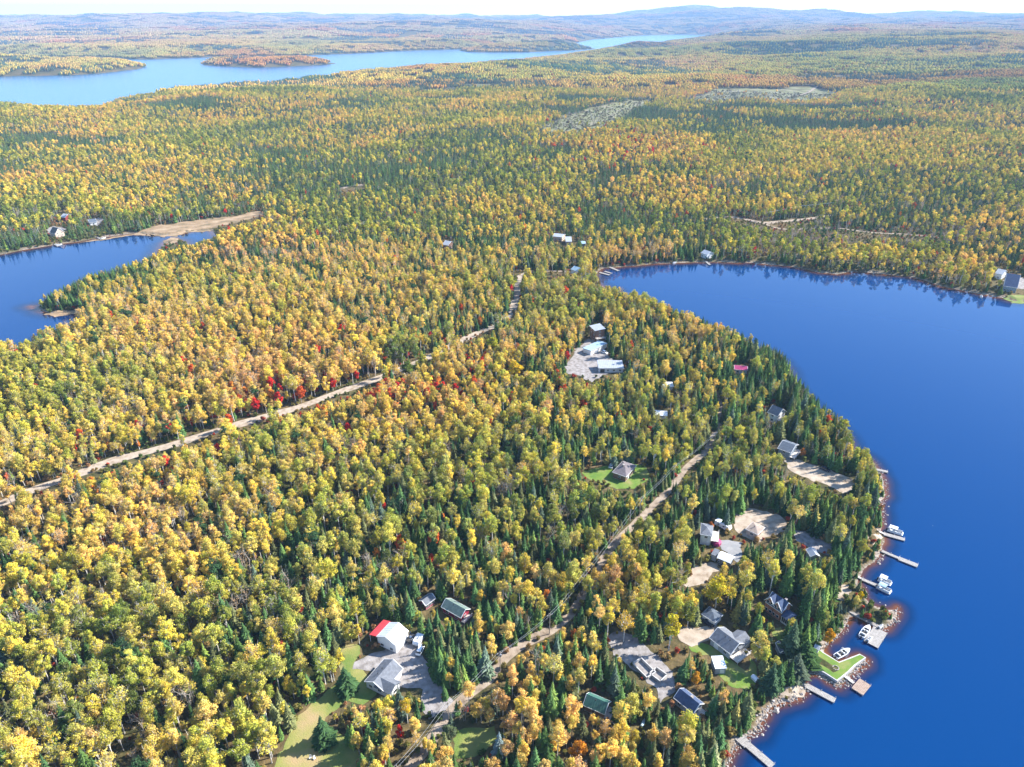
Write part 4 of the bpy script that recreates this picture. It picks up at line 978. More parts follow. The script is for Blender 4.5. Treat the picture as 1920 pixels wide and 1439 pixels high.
M['pole'] = noisy('utility_pole_wood', [(.26, .20, .15), (.40, .34, .28)], 2, .9)
M['wire'] = mat('bare_wire', (.6, .6, .6), .5, .3)
def paint(name, c, rough=.6, var=.12, scale=.7):
    M[name] = noisy(name, [tuple(v * (1 - var) for v in c), tuple(min(1, v * (1 + var)) for v in c)], scale, rough, 6)
    return M[name]
def shingle(name, c):
    """courses of shingles: fine bump bands across height plus mottling"""
    m = noisy(name, [tuple(v * .78 for v in c), tuple(v * .95 for v in c), tuple(v * 1.2 for v in c)], 1.1, .9, 8, [.3, .5, .7])
    L = m.node_tree.links; b = m.node_tree.nodes['Principled BSDF']
    g = nd(m, 'ShaderNodeNewGeometry'); sx = nd(m, 'ShaderNodeSeparateXYZ'); L.new(g.outputs['Position'], sx.inputs[0])
    mu = nd(m, 'ShaderNodeMath', operation='MULTIPLY'); mu.inputs[1].default_value = 6.0; L.new(sx.outputs['Z'], mu.inputs[0])
    fr = nd(m, 'ShaderNodeMath', operation='FRACT'); L.new(mu.outputs[0], fr.inputs[0])
    bp = nd(m, 'ShaderNodeBump'); bp.inputs['Strength'].default_value = .5; bp.inputs['Distance'].default_value = .04
    L.new(fr.outputs[0], bp.inputs['Height']); L.new(bp.outputs['Normal'], b.inputs['Normal'])
    M[name] = m; return m

# ------------------------------------------------------------------ ground sheets
def sheet(name, poly, material, label, lift=.07, rough=.5, step=1.2, raw=False):
    pts = poly if raw else [(lambda g: (g.x, g.y))(G(x, y)) for x, y in poly]
    rnd = random.Random(len(name) * 7 + len(poly)); out = []
    for i, a in enumerate(pts):
        b = pts[(i + 1) % len(pts)]; L = math.hypot(b[0] - a[0], b[1] - a[1]); n = max(1, int(L / step))
        for k in range(n):
            t = k / n; x = a[0] + (b[0] - a[0]) * t; y = a[1] + (b[1] - a[1]) * t
            x, y = x + (float(vn(x, y, 5, 81)) - .5) * rough * 7 + (float(vn(x, y, 1.6, 83)) - .5) * rough * 2.4, y + (float(vn(x, y, 5, 82)) - .5) * rough * 7 + (float(vn(x, y, 1.6, 84)) - .5) * rough * 2.4
            out.append((x, y))
    bm = bmesh.new(); vs = [bm.verts.new((x, y, 0)) for x, y in out]; bm.verts.ensure_lookup_table()
    for f in tessellate_polygon([[v.co for v in vs]]):
        try: bm.faces.new([vs[i] for i in f])
        except ValueError: pass
    xs = [p[0] for p in out]; ys = [p[1] for p in out]
    ext = max(max(xs) - min(xs), max(ys) - min(ys)); cs = max(4.0, ext / 40)
    for ax, lo, hi in ((0, min(xs), max(xs)), (1, min(ys), max(ys))):
        c = lo + cs
        while c < hi:
            no = (1, 0, 0) if ax == 0 else (0, 1, 0); co = (c, 0, 0) if ax == 0 else (0, c, 0)
            bmesh.ops.bisect_plane(bm, geom=bm.verts[:] + bm.edges[:] + bm.faces[:], plane_co=co, plane_no=no, dist=.0005); c += cs
    XY = np.array([(v.co.x, v.co.y) for v in bm.verts]); Z = height(XY[:, 0], XY[:, 1])
    for v, z in zip(bm.verts, Z): v.co.z = max(z, 0.03) + lift
    bmesh.ops.recalc_face_normals(bm, faces=bm.faces)
    me = bpy.data.meshes.new(name); bm.to_mesh(me); bm.free()
    if me.polygons and me.polygons[0].normal.z < 0: me.flip_normals()
    me.materials.append(material)
    return tag(link(name.split('.')[0], me), label, kind='structure')

def ribbon(name, line, width, material, label, lift=.11):
    pts = [(lambda g: np.array((g.x, g.y)))(G(x, y)) for x, y in line]
    P = []
    for i in range(len(pts) - 1):
        a, b = pts[i], pts[i + 1]; p0 = pts[max(i - 1, 0)]; p3 = pts[min(i + 2, len(pts) - 1)]; n = max(2, int(np.hypot(*(b - a)) / 3))
        for k in range(n):
            t = k / n
            P.append(.5 * ((2 * a) + (-p0 + b) * t + (2 * p0 - 5 * a + 4 * b - p3) * t * t + (-p0 + 3 * a - 3 * b + p3) * t ** 3))
    P.append(pts[-1]); P = np.array(P); d = np.gradient(P, axis=0); d /= np.linalg.norm(d, axis=1)[:, None]; nrm = np.stack([-d[:, 1], d[:, 0]], 1)
    wv = width / 2 * (1 + (vn(P[:, 0], P[:, 1], 9, 91) - .5) * .5)
    rows = []
    for q in (-1, -.5, 0, .5, 1): rows.append(P + nrm * (wv * q)[:, None])
    V = np.stack(rows, 1).reshape(-1, 2); Z = np.maximum(height(V[:, 0], V[:, 1]), .03) + lift
    n = len(P); i = np.arange(n - 1)[:, None] * 5 + np.arange(4)[None, :]
    F = np.stack([i, i + 1, i + 6, i + 5], -1).reshape(-1, 4)[:, ::-1]
    me = npmesh(name, np.stack([V[:, 0], V[:, 1], Z], 1), F, 4, None, material)
    return tag(link(name, me), label, kind='structure')

for k, P in lots.items():
    m_ = M['sand'] if 'sand' in k else M['paved'] if 'paved' in k else M['gravel']
    sheet(k, P, m_, {'gravel_yard': 'pale gravel yard and drive around the white garage', 'gravel_lot': 'grey gravel building lot around the foundation', 'sand_lot': 'bright sandy yard in front of the small garage', 'sand_lot.001': 'sandy yard beside the tan roof', 'sand_lot.002': 'long sandy lot near the lake point', 'sand_drive': 'sandy drive below the white flat roof', 'paved_yard': 'shaded paved yard by the grey hip-roofed house'}.get(k, 'pale gravel yard'), .09)
for k, P in lawns.items():
    if k == 'lawn.004': continue
    sheet(k, P, M['bright_lawn'] if k in ('lawn.002', 'lawn.003', 'lawn.005') else M['lawn'], 'green and straw-coloured mown lawn', .06, .5)
for k, P in enumerate(marsh): sheet('marsh' if k < 2 else 'bank', P, M['marsh'] if k not in (4, 5, 6) else M['sand'], 'tan dry marsh and bank', .05, .6 if k != 0 else 1.2)
ribbon('forest_road', road_w, 6.0, M['sand'], 'straight pale dirt road cut through the forest')
ribbon('gravel_road', road_e, 3.6, M['road'], 'gravel road winding between the cottages')
ribbon('valley_road', road_f, 6.5, M['road'], 'bright gravel road beyond the far bank')
ribbon('gravel_track', road_g, 3.2, M['road'], 'narrow track in the scrub beyond the far bank')
ribbon('clearing_track', track, 7, M['road'], 'pale track across the cleared forest', .5)
ribbon('clearing_track', road_h, 9, M['road'], 'short pale track in a forest opening', .5)

# ------------------------------------------------------------------ buildings
def frame3(p0, p1, p2, z, gz=LAND):
    """centre, angle, length, width from three eave corners seen in the photograph (p0-p1 along the ridge, p2 across)"""
    a, b, c = G(*p0, gz + z), G(*p1, gz + z), G(*p2, gz + z)
    u = Vector((b.x - a.x, b.y - a.y)); L = u.length; u.normalize(); n = Vector((-u.y, u.x))
    wv = (c.x - a.x) * n.x + (c.y - a.y) * n.y
    ctr = Vector((a.x, a.y)) + u * L / 2 + n * wv / 2
    return ctr, math.atan2(u.y, u.x), L, abs(wv), (1 if wv > 0 else -1)

def side_pos(side, s, L, W):
    """outward normal and (along) vector of a wall in the local frame; v0 is the p0-p1 side"""
    return {'v0': ((0, -s), (1, 0), W / 2, L), 'v1': ((0, s), (1, 0), W / 2, L), 'u0': ((-1, 0), (0, 1), L / 2, W), 'u1': ((1, 0), (0, 1), L / 2, W)}[side]

SHARED = {}
def unit_box(name, m):
    k = (name, m.name)
    if k not in SHARED:
        b = MB(); b.box((0, 0, 0), (1, 1, 1)); SHARED[k] = b.mesh(name, m)
    return SHARED[k]
def piece(name, m, parent, c, d, rz=0):
    o = link(name, unit_box(name, m), parent); o.location = c; o.rotation_euler = (0, 0, rz); o.scale = d
    return o

def opening(root, name, side, s, L, W, along, z, w_, h_, fm, pm, depth=.10, sub='pane'):
    (nx, ny), (ax, ay), off, _ = side_pos(side, s, L, W)
    x = nx * (off + .02) + ax * along; y = ny * (off + .02) + ay * along; rz = math.atan2(ay, ax)
    # the frame carries its scale in its mesh, so that the pane can be its child
    b = MB(); b.box((0, 0, 0), (w_, depth, h_)); f = b.build(name, fm, root); f.location = (x, y, z); f.rotation_euler = (0, 0, rz)
    sg = 1 if (-math.sin(rz) * nx + math.cos(rz) * ny) > 0 else -1
    if pm is not None:
        n = 2 if w_ > 1.0 else 1; g = .09
        pw = (w_ - g * (n + 1)) / n
        for i in range(n):
            p = piece(sub, pm, f, (-w_ / 2 + g + pw / 2 + i * (pw + g), sg * (depth / 2), 0), (pw, .03, h_ - 2 * g))
    return f

def house(name, label, cat, p0, p1, p2, eave=2.9, rise=1.6, wall='cream', roof='grey_shingle', style='gable', over=.4, rows=(1.5,), win=None, doors=(), ribs=0, chimney=None, trim='white', wing=None, deck=None, group=None, gz=None, vents=0):
    ctr, ang, L, W, s = frame3(p0, p1, p2, eave)
    z0 = float(height(np.array([ctr.x]), np.array([ctr.y]))[0]); z0 = max(z0, .6)
    root = empty(name, (ctr.x, ctr.y, z0), ang); tag(root, label, cat, group)
    Lw, Ww = L - 2 * over, W - 2 * over; e = eave; hw = Ww / 2; hl = Lw / 2; t = .16
    b = MB(); b.box((0, 0, -.35), (Lw + .06, Ww + .06, 1.0)); b.build('foundation', M['concrete'], root)
    b = MB()
    if style == 'gable':
        sl = rise / (W / 2)
        b.prism([(-hw, .1), (hw, .1), (hw, e), (0, e + sl * hw), (-hw, e)], 'x', -hl, hl); b.build('wall', M[wall], root)
        r = MB(); o = W / 2; r.prism([(-o, e - sl * over), (0, e + sl * hw), (o, e - sl * over), (o, e - sl * over + t), (0, e + sl * hw + t * 1.1), (-o, e - sl * over + t)], 'x', -L / 2, L / 2)
        rf = r.build('roof', M[roof], root)
        if trim:
            for x in (-L / 2 - .03, L / 2 + .03):
                tm = MB()
                for sg in (-1, 1):
                    a1 = (x, sg * o, e - sl * over + .06); a2 = (x, 0, e + sl * hw + .1); tm.tube(a1, a2, .12, .12, 4)
                tm.build('trim', M[trim], root)
            for sg in (-1, 1): piece('trim', M[trim], root, (0, sg * (o + .03), e - sl * over + .05), (L, .06, .24))
        for k in range(ribs):
            x = -L / 2 + (k + .5) * L / ribs
            for sg in (-1, 1):
                rb = MB(); rb.tube((x, sg * o, e - sl * over + t + .02), (x, 0, e + sl * hw + t * 1.1 + .02), .06, .06, 4); rb.build('rib', M[roof], rf)
        top = lambda x, y: e + sl * hw - abs(y) * sl + t
    elif style == 'hip':
        b.box((0, 0, e / 2), (Lw, Ww, e)); b.build('wall', M[wall], root)
        q = max(0, L / 2 - W / 2); o = .1
        P = [(-L / 2, -W / 2, e), (L / 2, -W / 2, e), (L / 2, W / 2, e), (-L / 2, W / 2, e), (-q - .01, 0, e + rise), (q + .01, 0, e + rise)]
        P2 = [(x, y, z - .2) for x, y, z in P[:4]]
        r = MB(); r.poly(P + P2, [(0, 1, 5, 4), (2, 3, 4, 5), (1, 2, 5), (3, 0, 4), (0, 6, 7, 1), (1, 7, 8, 2), (2, 8, 9, 3), (3, 9, 6, 0), (9, 8, 7, 6)]); rf = r.build('roof', M[roof], root)
        if trim:
            for sg in (-1, 1):
                piece('trim', M[trim], root, (0, sg * (W / 2 + .03), e - .1), (L, .06, .24)); piece('trim', M[trim], root, (sg * (L / 2 + .03), 0, e - .1), (.06, W, .24))
        top = lambda x, y: e + rise * (1 - min(1, abs(y) / (W / 2))) + .05
    else:   # flat or mono-pitch, rise towards the far side
        b.prism([(-hw, .1), (hw, .1), (hw, e + (rise if s > 0 else 0) - .05), (-hw, e + (rise if s < 0 else 0) - .05)], 'x', -hl, hl); b.build('wall', M[wall], root)
        o = W / 2; ya, yb = (e, e + rise) if s > 0 else (e + rise, e)
        r = MB(); r.prism([(-o, ya - .06), (o, yb - .06), (o, yb + t), (-o, ya + t)], 'x', -L / 2, L / 2); rf = r.build('roof', M[roof], root)
        for k in range(ribs):
            x = -L / 2 + (k + .5) * L / ribs; rb = MB(); rb.tube((x, -o, ya + t + .02), (x, o, yb + t + .02), .07, .07, 4); rb.build('rib', M[roof], rf)
        top = lambda x, y: e + rise * .5 + t
        if trim:
            piece('trim', M[trim], root, (0, -o - .03, ya + .04), (L, .06, .24)); piece('trim', M[trim], root, (0, o + .03, yb + .04), (L, .06, .24))
    # windows evenly along the walls, leaving out walls with doors spelled out
    taken = {}
    for side, along, w_, h_, m_ in doors:
        nm = 'garage_door' if w_ > 2 else 'door'
        opening(root, nm, side, s, Lw, Ww, along * (Lw if side[0] == 'v' else Ww) / 2, h_ / 2 + .12, w_, h_, M[m_], None)
        taken.setdefault(side, []).append((along * (Lw if side[0] == 'v' else Ww) / 2, w_))
    for side in ('v0', 'v1', 'u0', 'u1'):
        ln = Lw if side[0] == 'v' else Ww
        n = max(1, int(ln / 3.3)) if win is None else win.get(side, 0)
        for zr in rows:
            for k in range(n):
                x = (k + .5) / n * ln - ln / 2
                if zr < 2.5 and any(abs(x - a) < (w2 + 1.3) / 2 for a, w2 in taken.get(side, [])): continue
                opening(root, 'window', side, s, Lw, Ww, x, zr, 1.25, 1.15, M['white'], M['glass'])
    if chimney:
        x, y, h_ = chimney; c = MB(); c.box((0, 0, 0), (.7, .7, h_ * 2)); c.box((0, 0, h_ + .06), (.85, .85, .14)); o = c.build('chimney', M['stone'], rf); o.location = (x * L / 2, y * W / 2, top(0, y * W / 2))
    for k in range(vents):
        v = MB(); v.tube((0, 0, -.2), (0, 0, .5), .12, .12, 6); v.box((0, 0, .52), (.36, .36, .08)); o = v.build('vent', M['dark'], rf); o.location = (L * (.15 + .22 * k) - L * .2, -s * W * .12, top(0, W * .12))
    if wing:
        # (side, centre along, projecting depth, width, rise): a cross gable standing out of one long side
        side, al, dp, wd, rs = wing; sg = -s if side == 'v0' else s; x0 = al * L / 2
        b = MB(); sl = rs / (wd / 2); y1 = sg * (W / 2 + dp)
        pr = [(x0 - wd / 2 + over, .1), (x0 + wd / 2 - over, .1), (x0 + wd / 2 - over, e - .02), (x0, e - .02 + sl * (wd / 2 - over)), (x0 - wd / 2 + over, e - .02)]
        b.prism(pr, 'y', min(sg * (Ww / 2 - .05), y1 - sg * over), max(sg * (Ww / 2 - .05), y1 - sg * over)); wg = b.build('wing', M[wall], root)
        r = MB(); r.prism([(x0 - wd / 2, e - sl * over), (x0, e + sl * (wd / 2 - over)), (x0 + wd / 2, e - sl * over), (x0 + wd / 2, e - sl * over + t), (x0, e + sl * (wd / 2 - over) + t), (x0 - wd / 2, e - sl * over + t)], 'y', min(0, y1), max(0, y1))
        r.build('wing_roof', M[roof], wg)
        f = MB(); f.box((x0, y1 - sg * over + sg * .04, 1.6), (1.6, .1, 1.3)); fo = f.build('window', M['white'], wg)
        piece('pane', M['glass'], root, (x0, y1 - sg * over + sg * .1, 1.6), (1.4, .03, 1.1))
    if deck:
        side, dp, h_ = deck; (nx, ny), (ax, ay), off, ln = side_pos(side, s, Lw, Ww)
        d = MB(); cx, cy = nx * (off + dp / 2 + .05), ny * (off + dp / 2 + .05); dim = (ln, dp, .14) if side[0] == 'v' else (dp, ln, .14)
        d.box((cx, cy, h_), dim); n = max(2, int(ln / 2.5))
        for k in range(n + 1):
            q = -ln / 2 + .1 + k * (ln - .2) / n; x = nx * (off + dp - .1) + ax * q; y = ny * (off + dp - .1) + ay * q
            d.box((x, y, (h_ + .9) / 2 - .2), (.1, .1, h_ + 1.4))
        dk = d.build('deck', M['wood'], root)
        rl = MB(); x, y = nx * (off + dp - .1), ny * (off + dp - .1); rl.box((x, y, h_ + 1.0), (ln, .08, .07) if side[0] == 'v' else (.08, ln, .07)); rl.box((x, y, h_ + .55), (ln, .04, .05) if side[0] == 'v' else (.04, ln, .05)); rl.build('rail', M['white'], root)
    root['dims'] = [L, W, s, e]
    return root

shingle('grey_shingle', (.15, .16, .18)); shingle('slate_shingle', (.10, .12, .15)); shingle('navy_shingle', (.06, .085, .15)); shingle('brown_shingle', (.17, .145, .15)); shingle('tan_shingle', (.33, .26, .21)); shingle('green_shingle', (.14, .19, .165))
paint('white_metal', (.70, .72, .74), .4, .05); paint('light_metal', (.36, .38, .41), .4, .08); paint('blue_metal', (.30, .42, .50), .4, .1); paint('green_metal', (.06, .15, .12), .45, .12); paint('red_metal', (.55, .06, .07), .45, .08)
paint('cream', (.62, .56, .48)); paint('pale_siding', (.66, .65, .63)); paint('grey_siding', (.36, .38, .40)); paint('dark_siding', (.07, .065, .06)); paint('brown_siding', (.20, .12, .085)); paint('brick', (.36, .16, .10), .85, .25, 2.0)
paint('maroon', (.30, .03, .06)); paint('magenta', (.34, .03, .13)); paint('blue_siding', (.20, .25, .30)); paint('white_siding', (.76, .76, .75), .6, .05); paint('log', (.30, .18, .10)); paint('pink_trim', (.60, .30, .34)); paint('red_siding', (.24, .04, .04)); paint('tan_siding', (.50, .38, .30))

wg_ = house('garage', 'white metal-clad garage with a red lean-to roof along one side', 'garage', (742, 1211), (766, 1184), (706, 1194), 3.9, 1.9, 'white_siding', 'white_metal', over=.15, rows=(1.1,), win={'u0': 2}, doors=(('v0', .55, 1.0, 2.1, 'grey_siding'),), trim='white', ribs=8)
# its lean-to: a part of the garage
L_, W_, s_, e_ = wg_['dims']; o_ = s_ * W_ / 2
lt = MB(); lt.poly([(-L_ / 2, o_ + s_ * .02, e_ + .05), (L_ / 2 + .6, o_ + s_ * .02, e_ + .05), (L_ / 2 + .6, o_ + s_ * 3.2, e_ - .75), (-L_ / 2, o_ + s_ * 3.2, e_ - .75), (-L_ / 2, o_ + s_ * .02, e_ - .08), (L_ / 2 + .6, o_ + s_ * .02, e_ - .08), (L_ / 2 + .6, o_ + s_ * 3.2, e_ - .88), (-L_ / 2, o_ + s_ * 3.2, e_ - .88)],
   [(0, 1, 2, 3), (7, 6, 5, 4), (0, 4, 5, 1), (1, 5, 6, 2), (2, 6, 7, 3), (3, 7, 4, 0)]); ltr = lt.build('lean_to_roof', M['red_metal'], wg_); ltr['label'] = 'red metal lean-to roof'
for x in (-L_ / 2 + .15, 0, L_ / 2): piece('post', M['white'], wg_, (x, o_ + s_ * 3.0, (e_ - .85) / 2), (.16, .16, e_ - .85))
hg = house('house', 'cream house with a plain grey gabled roof and front wing beside the gravel yard', 'house', (720, 1236), (683, 1278), (758, 1251), 2.9, 2.0, 'pale_siding', 'grey_shingle', wing=('v1', .48, 2.6, 5.6, 1.7), rows=(1.6,), doors=(('v1', -.3, 1.1, 2.1, 'white'), ('v1', -.72, 2.6, 2.2, 'white')), vents=2)
house('cottage', 'small cottage with a grey roof and maroon and white striped wall', 'house', (798, 1136), (817, 1122), (783, 1128), 2.8, 1.2, 'maroon', 'grey_shingle', rows=(1.4,), win={'v0': 3, 'u0': 1, 'u1': 1})
house('cottage', 'cottage with a green-grey gabled roof and maroon gable end', 'house', (827, 1138), (864, 1159), (855, 1127), 2.8, 1.9, 'maroon', 'green_shingle', rows=(1.4,), vents=1, deck=('u1', 1.6, .6))
house('house', 'brown brick house with a brownish hip roof alone on a round lawn', 'house', (1174, 895), (1148, 886), (1195, 874), 3.2, 2.3, 'brown_siding', 'brown_shingle', 'hip', rows=(1.6,), chimney=(.1, .15, .7), wing=('u', 0, 0, 0, 0) if False else None, doors=(('u0', .4, 1.1, 2.1, 'white'),))
house('house', 'tall narrow dark brown house with a light metal roof', 'house', (1105, 611), (1116, 621), (1119, 604), 7.6, .7, 'brown_siding', 'light_metal', 'shed', rows=(1.5, 4.0, 6.4), ribs=8, doors=(('u1', -.4, 1.1, 2.1, 'white'),), deck=('u1', 2.4, 2.6))
house('garage', 'long low garage with a flat blue-grey roof and white doors', 'garage', (1092, 653), (1123, 639), (1108, 659), 3.0, .35, 'white_siding', 'blue_metal', 'shed', rows=(), doors=(('v1', -.5, 2.8, 2.3, 'pale_siding'), ('v1', .1, 2.8, 2.3, 'pale_siding'), ('v1', .65, 2.8, 2.3, 'pale_siding')), win={})
house('house', 'low house with a ribbed light grey metal roof and an open carport bay', 'house', (1122, 691), (1170, 691), (1123, 679), 3.0, 1.0, 'pale_siding', 'light_metal', 'shed', rows=(1.5,), ribs=14, doors=(('v0', -.7, 2.6, 2.2, 'dark_siding'),))  # dark door panel paints the shade inside the open bay
house('shed', 'pale flat-roofed shed almost buried in gold trees', 'shed', (1242, 726), (1264, 726), (1243, 718), 2.6, .3, 'white_siding', 'white_metal', 'shed', rows=(), win={})
house('cottage', 'magenta-roofed cottage among spruces on the lake point', 'house', (1377, 693), (1402, 695), (1379, 685), 2.8, 1.4, 'white_siding', 'magenta', rows=(1.4,))
house('house', 'white gabled house with a dark roof and balcony facing the lake', 'house', (1439, 773), (1458, 781), (1452, 762), 5.0, 3.0, 'white_siding', 'slate_shingle', rows=(1.5, 4.0), deck=('u1', 2.4, 2.4))
house('house', 'slate blue house with a dark roof and white railed end deck', 'house', (1458, 841), (1483, 850), (1475, 826), 4.2, 2.0, 'blue_siding', 'slate_shingle', rows=(1.5, 3.3), deck=('u1', 2.4, 1.6))
house('shed', 'white shed roof glimpsed beside a narrow clearing', 'shed', (1228, 779), (1251, 781), (1230, 770), 2.6, .8, 'white_siding', 'white_metal', rows=(), win={})
hh_ = house('house', 'two-storey house with a plain grey hip roof and pale end wall', 'house', (1313, 1002), (1336, 1006), (1321, 982), 5.2, 1.3, 'pale_siding', 'grey_shingle', 'hip', rows=(1.5, 4.0), doors=(('v0', .5, 1.1, 2.1, 'white'),), deck=('u1', 3.0, 2.6))
house('garage', 'long building with a bright white pitched roof and dark wall', 'garage', (1344, 1046), (1370, 1057), (1354, 1034), 3.0, 1.0, 'dark_siding', 'white_metal', rows=(1.4,), win={'v0': 3}, trim=None)
house('shed', 'grey ribbed lean-to shed joined behind the white pitched roof', 'shed', (1333, 1040), (1343, 1044), (1337, 1029), 2.7, .4, 'grey_siding', 'grey_shingle', 'shed', over=.2, rows=(), win={}, trim=None)
house('house', 'low house with a tan hip roof on the sandy yard', 'house', (1398, 992), (1421, 1003), (1411, 978), 2.8, 1.2, 'tan_siding', 'tan_shingle', 'hip', rows=(1.5,), vents=1)
house('shed', 'small grey shed with a white front under the tall pines', 'shed', (1511, 1030), (1520, 1044), (1524, 1022), 2.7, 1.1, 'grey_siding', 'light_metal', rows=(1.4,), win={'u0': 1})
hb = house('house', 'brick house with a steep navy roof and white-edged twin gables', 'house', (1436, 1128), (1466, 1149), (1452, 1112), 4.6, 3.2, 'brick', 'navy_shingle', rows=(1.5,), chimney=(.55, .25, .8), win={'v0': 3, 'u0': 2, 'u1': 2, 'v1': 3})
L_, W_, s_, e_ = hb['dims']
for al in (-.55, .35):       # the two wall dormers that face the camera
    x0 = al * L_ / 2; sg = -s_; wd = 3.6; b = MB(); yA, yB = sg * 0.2, sg * (W_ / 2 - .25)
    b.prism([(x0 - wd / 2, .2), (x0 + wd / 2, .2), (x0 + wd / 2, e_ + .6), (x0, e_ + 3.0), (x0 - wd / 2, e_ + .6)], 'y', min(yA, yB), max(yA, yB)); dm_ = b.build('dormer', M['brick'], hb)
    b = MB(); o = wd / 2 + .35; yC = sg * (W_ / 2 + .15); b.prism([(x0 - o, e_ + .2), (x0, e_ + 3.05), (x0 + o, e_ + .2), (x0 + o, e_ + .38), (x0, e_ + 3.25), (x0 - o, e_ + .38)], 'y', min(yA, yC), max(yA, yC)); b.build('dormer_roof', M['navy_shingle'], dm_)
    b = MB()
    for q in (-1, 1): b.tube((x0 + q * o, yC + sg * .04, e_ + .3), (x0, yC + sg * .04, e_ + 3.15), .13, .13, 4)
    b.build('trim', M['white'], dm_)
    for zz in (e_ + .6, 1.6):
        for dx in (-.75, .75):
            b = MB(); b.box((x0 + dx, yB + sg * .05, zz), (1.0, .1, 1.2)); w_ = b.build('window', M['white'], hb); piece('pane', M['glass'], w_, (x0 + dx, yB + sg * .11, zz), (.82, .03, 1.0))
b = MB(); b.box((L_ / 2 + 1.5, -s_ * W_ * .1, 1.6), (3.0, W_ * .7, 3.0)); sr = b.build('sun_room', M['white'], hb)
for k in range(4): piece('pane', M['glass'], sr, (L_ / 2 + .55 + k * .72, -s_ * W_ * .1 - s_ * W_ * .355, 1.8), (.58, .05, 1.8))
b = MB(); b.prism([(-W_ * .4, 3.1), (W_ * .4, 3.1), (0, 4.4)], 'x', L_ / 2, L_ / 2 + 3.3); q = b.build('sun_room_roof', M['navy_shingle'], sr); q.location = (0, -s_ * W_ * .1, 0)
house('house', 'large bungalow with a light grey gabled roof and white lakeside porch', 'house', (1330, 1196), (1370, 1227), (1361, 1178), 3.0, 2.3, 'grey_siding', 'grey_shingle', wing=('v1', .45, 2.6, 6.0, 1.7), rows=(1.6,), deck=('u1', 3.2, 1.1), vents=2, doors=(('v0', -.4, 1.8, 2.1, 'white'),))
house('garage', 'small garage with a dark hip roof and two pale doors', 'garage', (1315, 1152), (1341, 1168), (1334, 1140), 2.7, 1.2, 'pale_siding', 'slate_shingle', 'hip', rows=(), win={}, doors=(('v0', -.45, 2.6, 2.1, 'white'), ('v0', .45, 2.6, 2.1, 'white')))
house('shed', 'small white-roofed shed on the green lawn', 'shed', (1341, 1255), (1363, 1254), (1338, 1233), 2.5, .5, 'grey_siding', 'white_metal', 'shed', over=.2, rows=(), win={}, doors=(('v0', .3, 1.4, 1.9, 'white'),), trim=None)
house('shed', 'blue-grey shed in shade behind the tall cedar', 'shed', (1454, 1206), (1463, 1224), (1464, 1203), 2.5, .9, 'blue_siding', 'slate_shingle', over=.2, rows=(1.3,), win={'u1': 1})
house('boathouse', 'tiny white boathouse on the beach of the basin', 'boathouse', (1527, 1213), (1536, 1217), (1529, 1204), 2.2, .6, 'white_siding', 'light_metal', over=.15, rows=(), win={})
house('cabin', 'cabin with a steep dark green metal roof in the spruces', 'cabin', (1093, 1322), (1134, 1340), (1111, 1300), 2.7, 2.1, 'log', 'green_metal', rows=(1.4,), vents=1, ribs=10, deck=('u1', 2.0, .5))
house('cottage', 'shaded cottage with a navy roof and white ridge line', 'house', (1263, 1308), (1300, 1338), (1281, 1288), 2.8, 2.0, 'grey_siding', 'navy_shingle', rows=(1.4,), chimney=(.2, .1, .5), deck=('u1', 2.0, .6))
house('cottage', 'steep chalet with a dark roof and pale gable on the narrow lake', 'house', (92, 437), (103, 439), (96, 430), 4.2, 5.0, 'tan_siding', 'dark_siding', rows=(1.5, 4.0), win={'u0': 2, 'u1': 2, 'v0': 3})
house('shed', 'red barn in the trees beyond the narrow lake', 'barn', (112, 407), (121, 408), (114, 401), 4.0, 2.5, 'red_siding', 'light_metal', rows=(), win={})
house('cottage', 'low pale cottage in the clearing beyond the narrow lake', 'house', (168, 418), (182, 416), (170, 412), 3.0, 2.0, 'pale_siding', 'slate_shingle', rows=(1.5,))
house('cottage', 'brown cottage glimpsed in the middle of the far wood', 'house', (829, 459), (840, 461), (832, 452), 4.0, 2.5, 'brown_siding', 'light_metal', rows=(1.5,))
house('cottage', 'pale-roofed cottage in the wood beyond the bay', 'house', (1036, 444), (1054, 446), (1038, 438), 4.0, 1.5, 'tan_siding', 'light_metal', rows=(1.5,))
house('cottage', 'second pale-roofed cottage in the wood beyond the bay', 'house', (1061, 454), (1072, 454), (1066, 445), 4.0, 2.5, 'tan_siding', 'light_metal', rows=(1.5,))
house('shed', 'bluish shed near the two pale-roofed cottages', 'shed', (1089, 458), (1098, 458), (1090, 453), 3.0, 1.0, 'blue_siding', 'blue_metal', rows=(), win={})
house('house', 'blue-grey roofed house by the end of the bay road', 'house', (1070, 505), (1082, 509), (1074, 498), 3.5, 2.0, 'white_siding', 'blue_metal', rows=(1.5,))
house('house', 'large steep navy-roofed chalet with white gable trim on the far shore', 'house', (1882, 536), (1908, 540), (1892, 524), 4.5, 7.5, 'blue_siding', 'navy_shingle', rows=(1.5, 4.0), win={'u0': 3, 'u1': 3, 'v0': 4})
house('house', 'pale house behind the steep chalet on the far shore', 'house', (1866, 512), (1880, 515), (1869, 505), 4.5, 2.5, 'white_siding', 'light_metal', rows=(1.5,))
house('cottage', 'white cottage in the trees above the far shore', 'house', (1314, 474), (1326, 478), (1318, 468), 4.0, 2.0, 'white_siding', 'light_metal', rows=(1.5,))

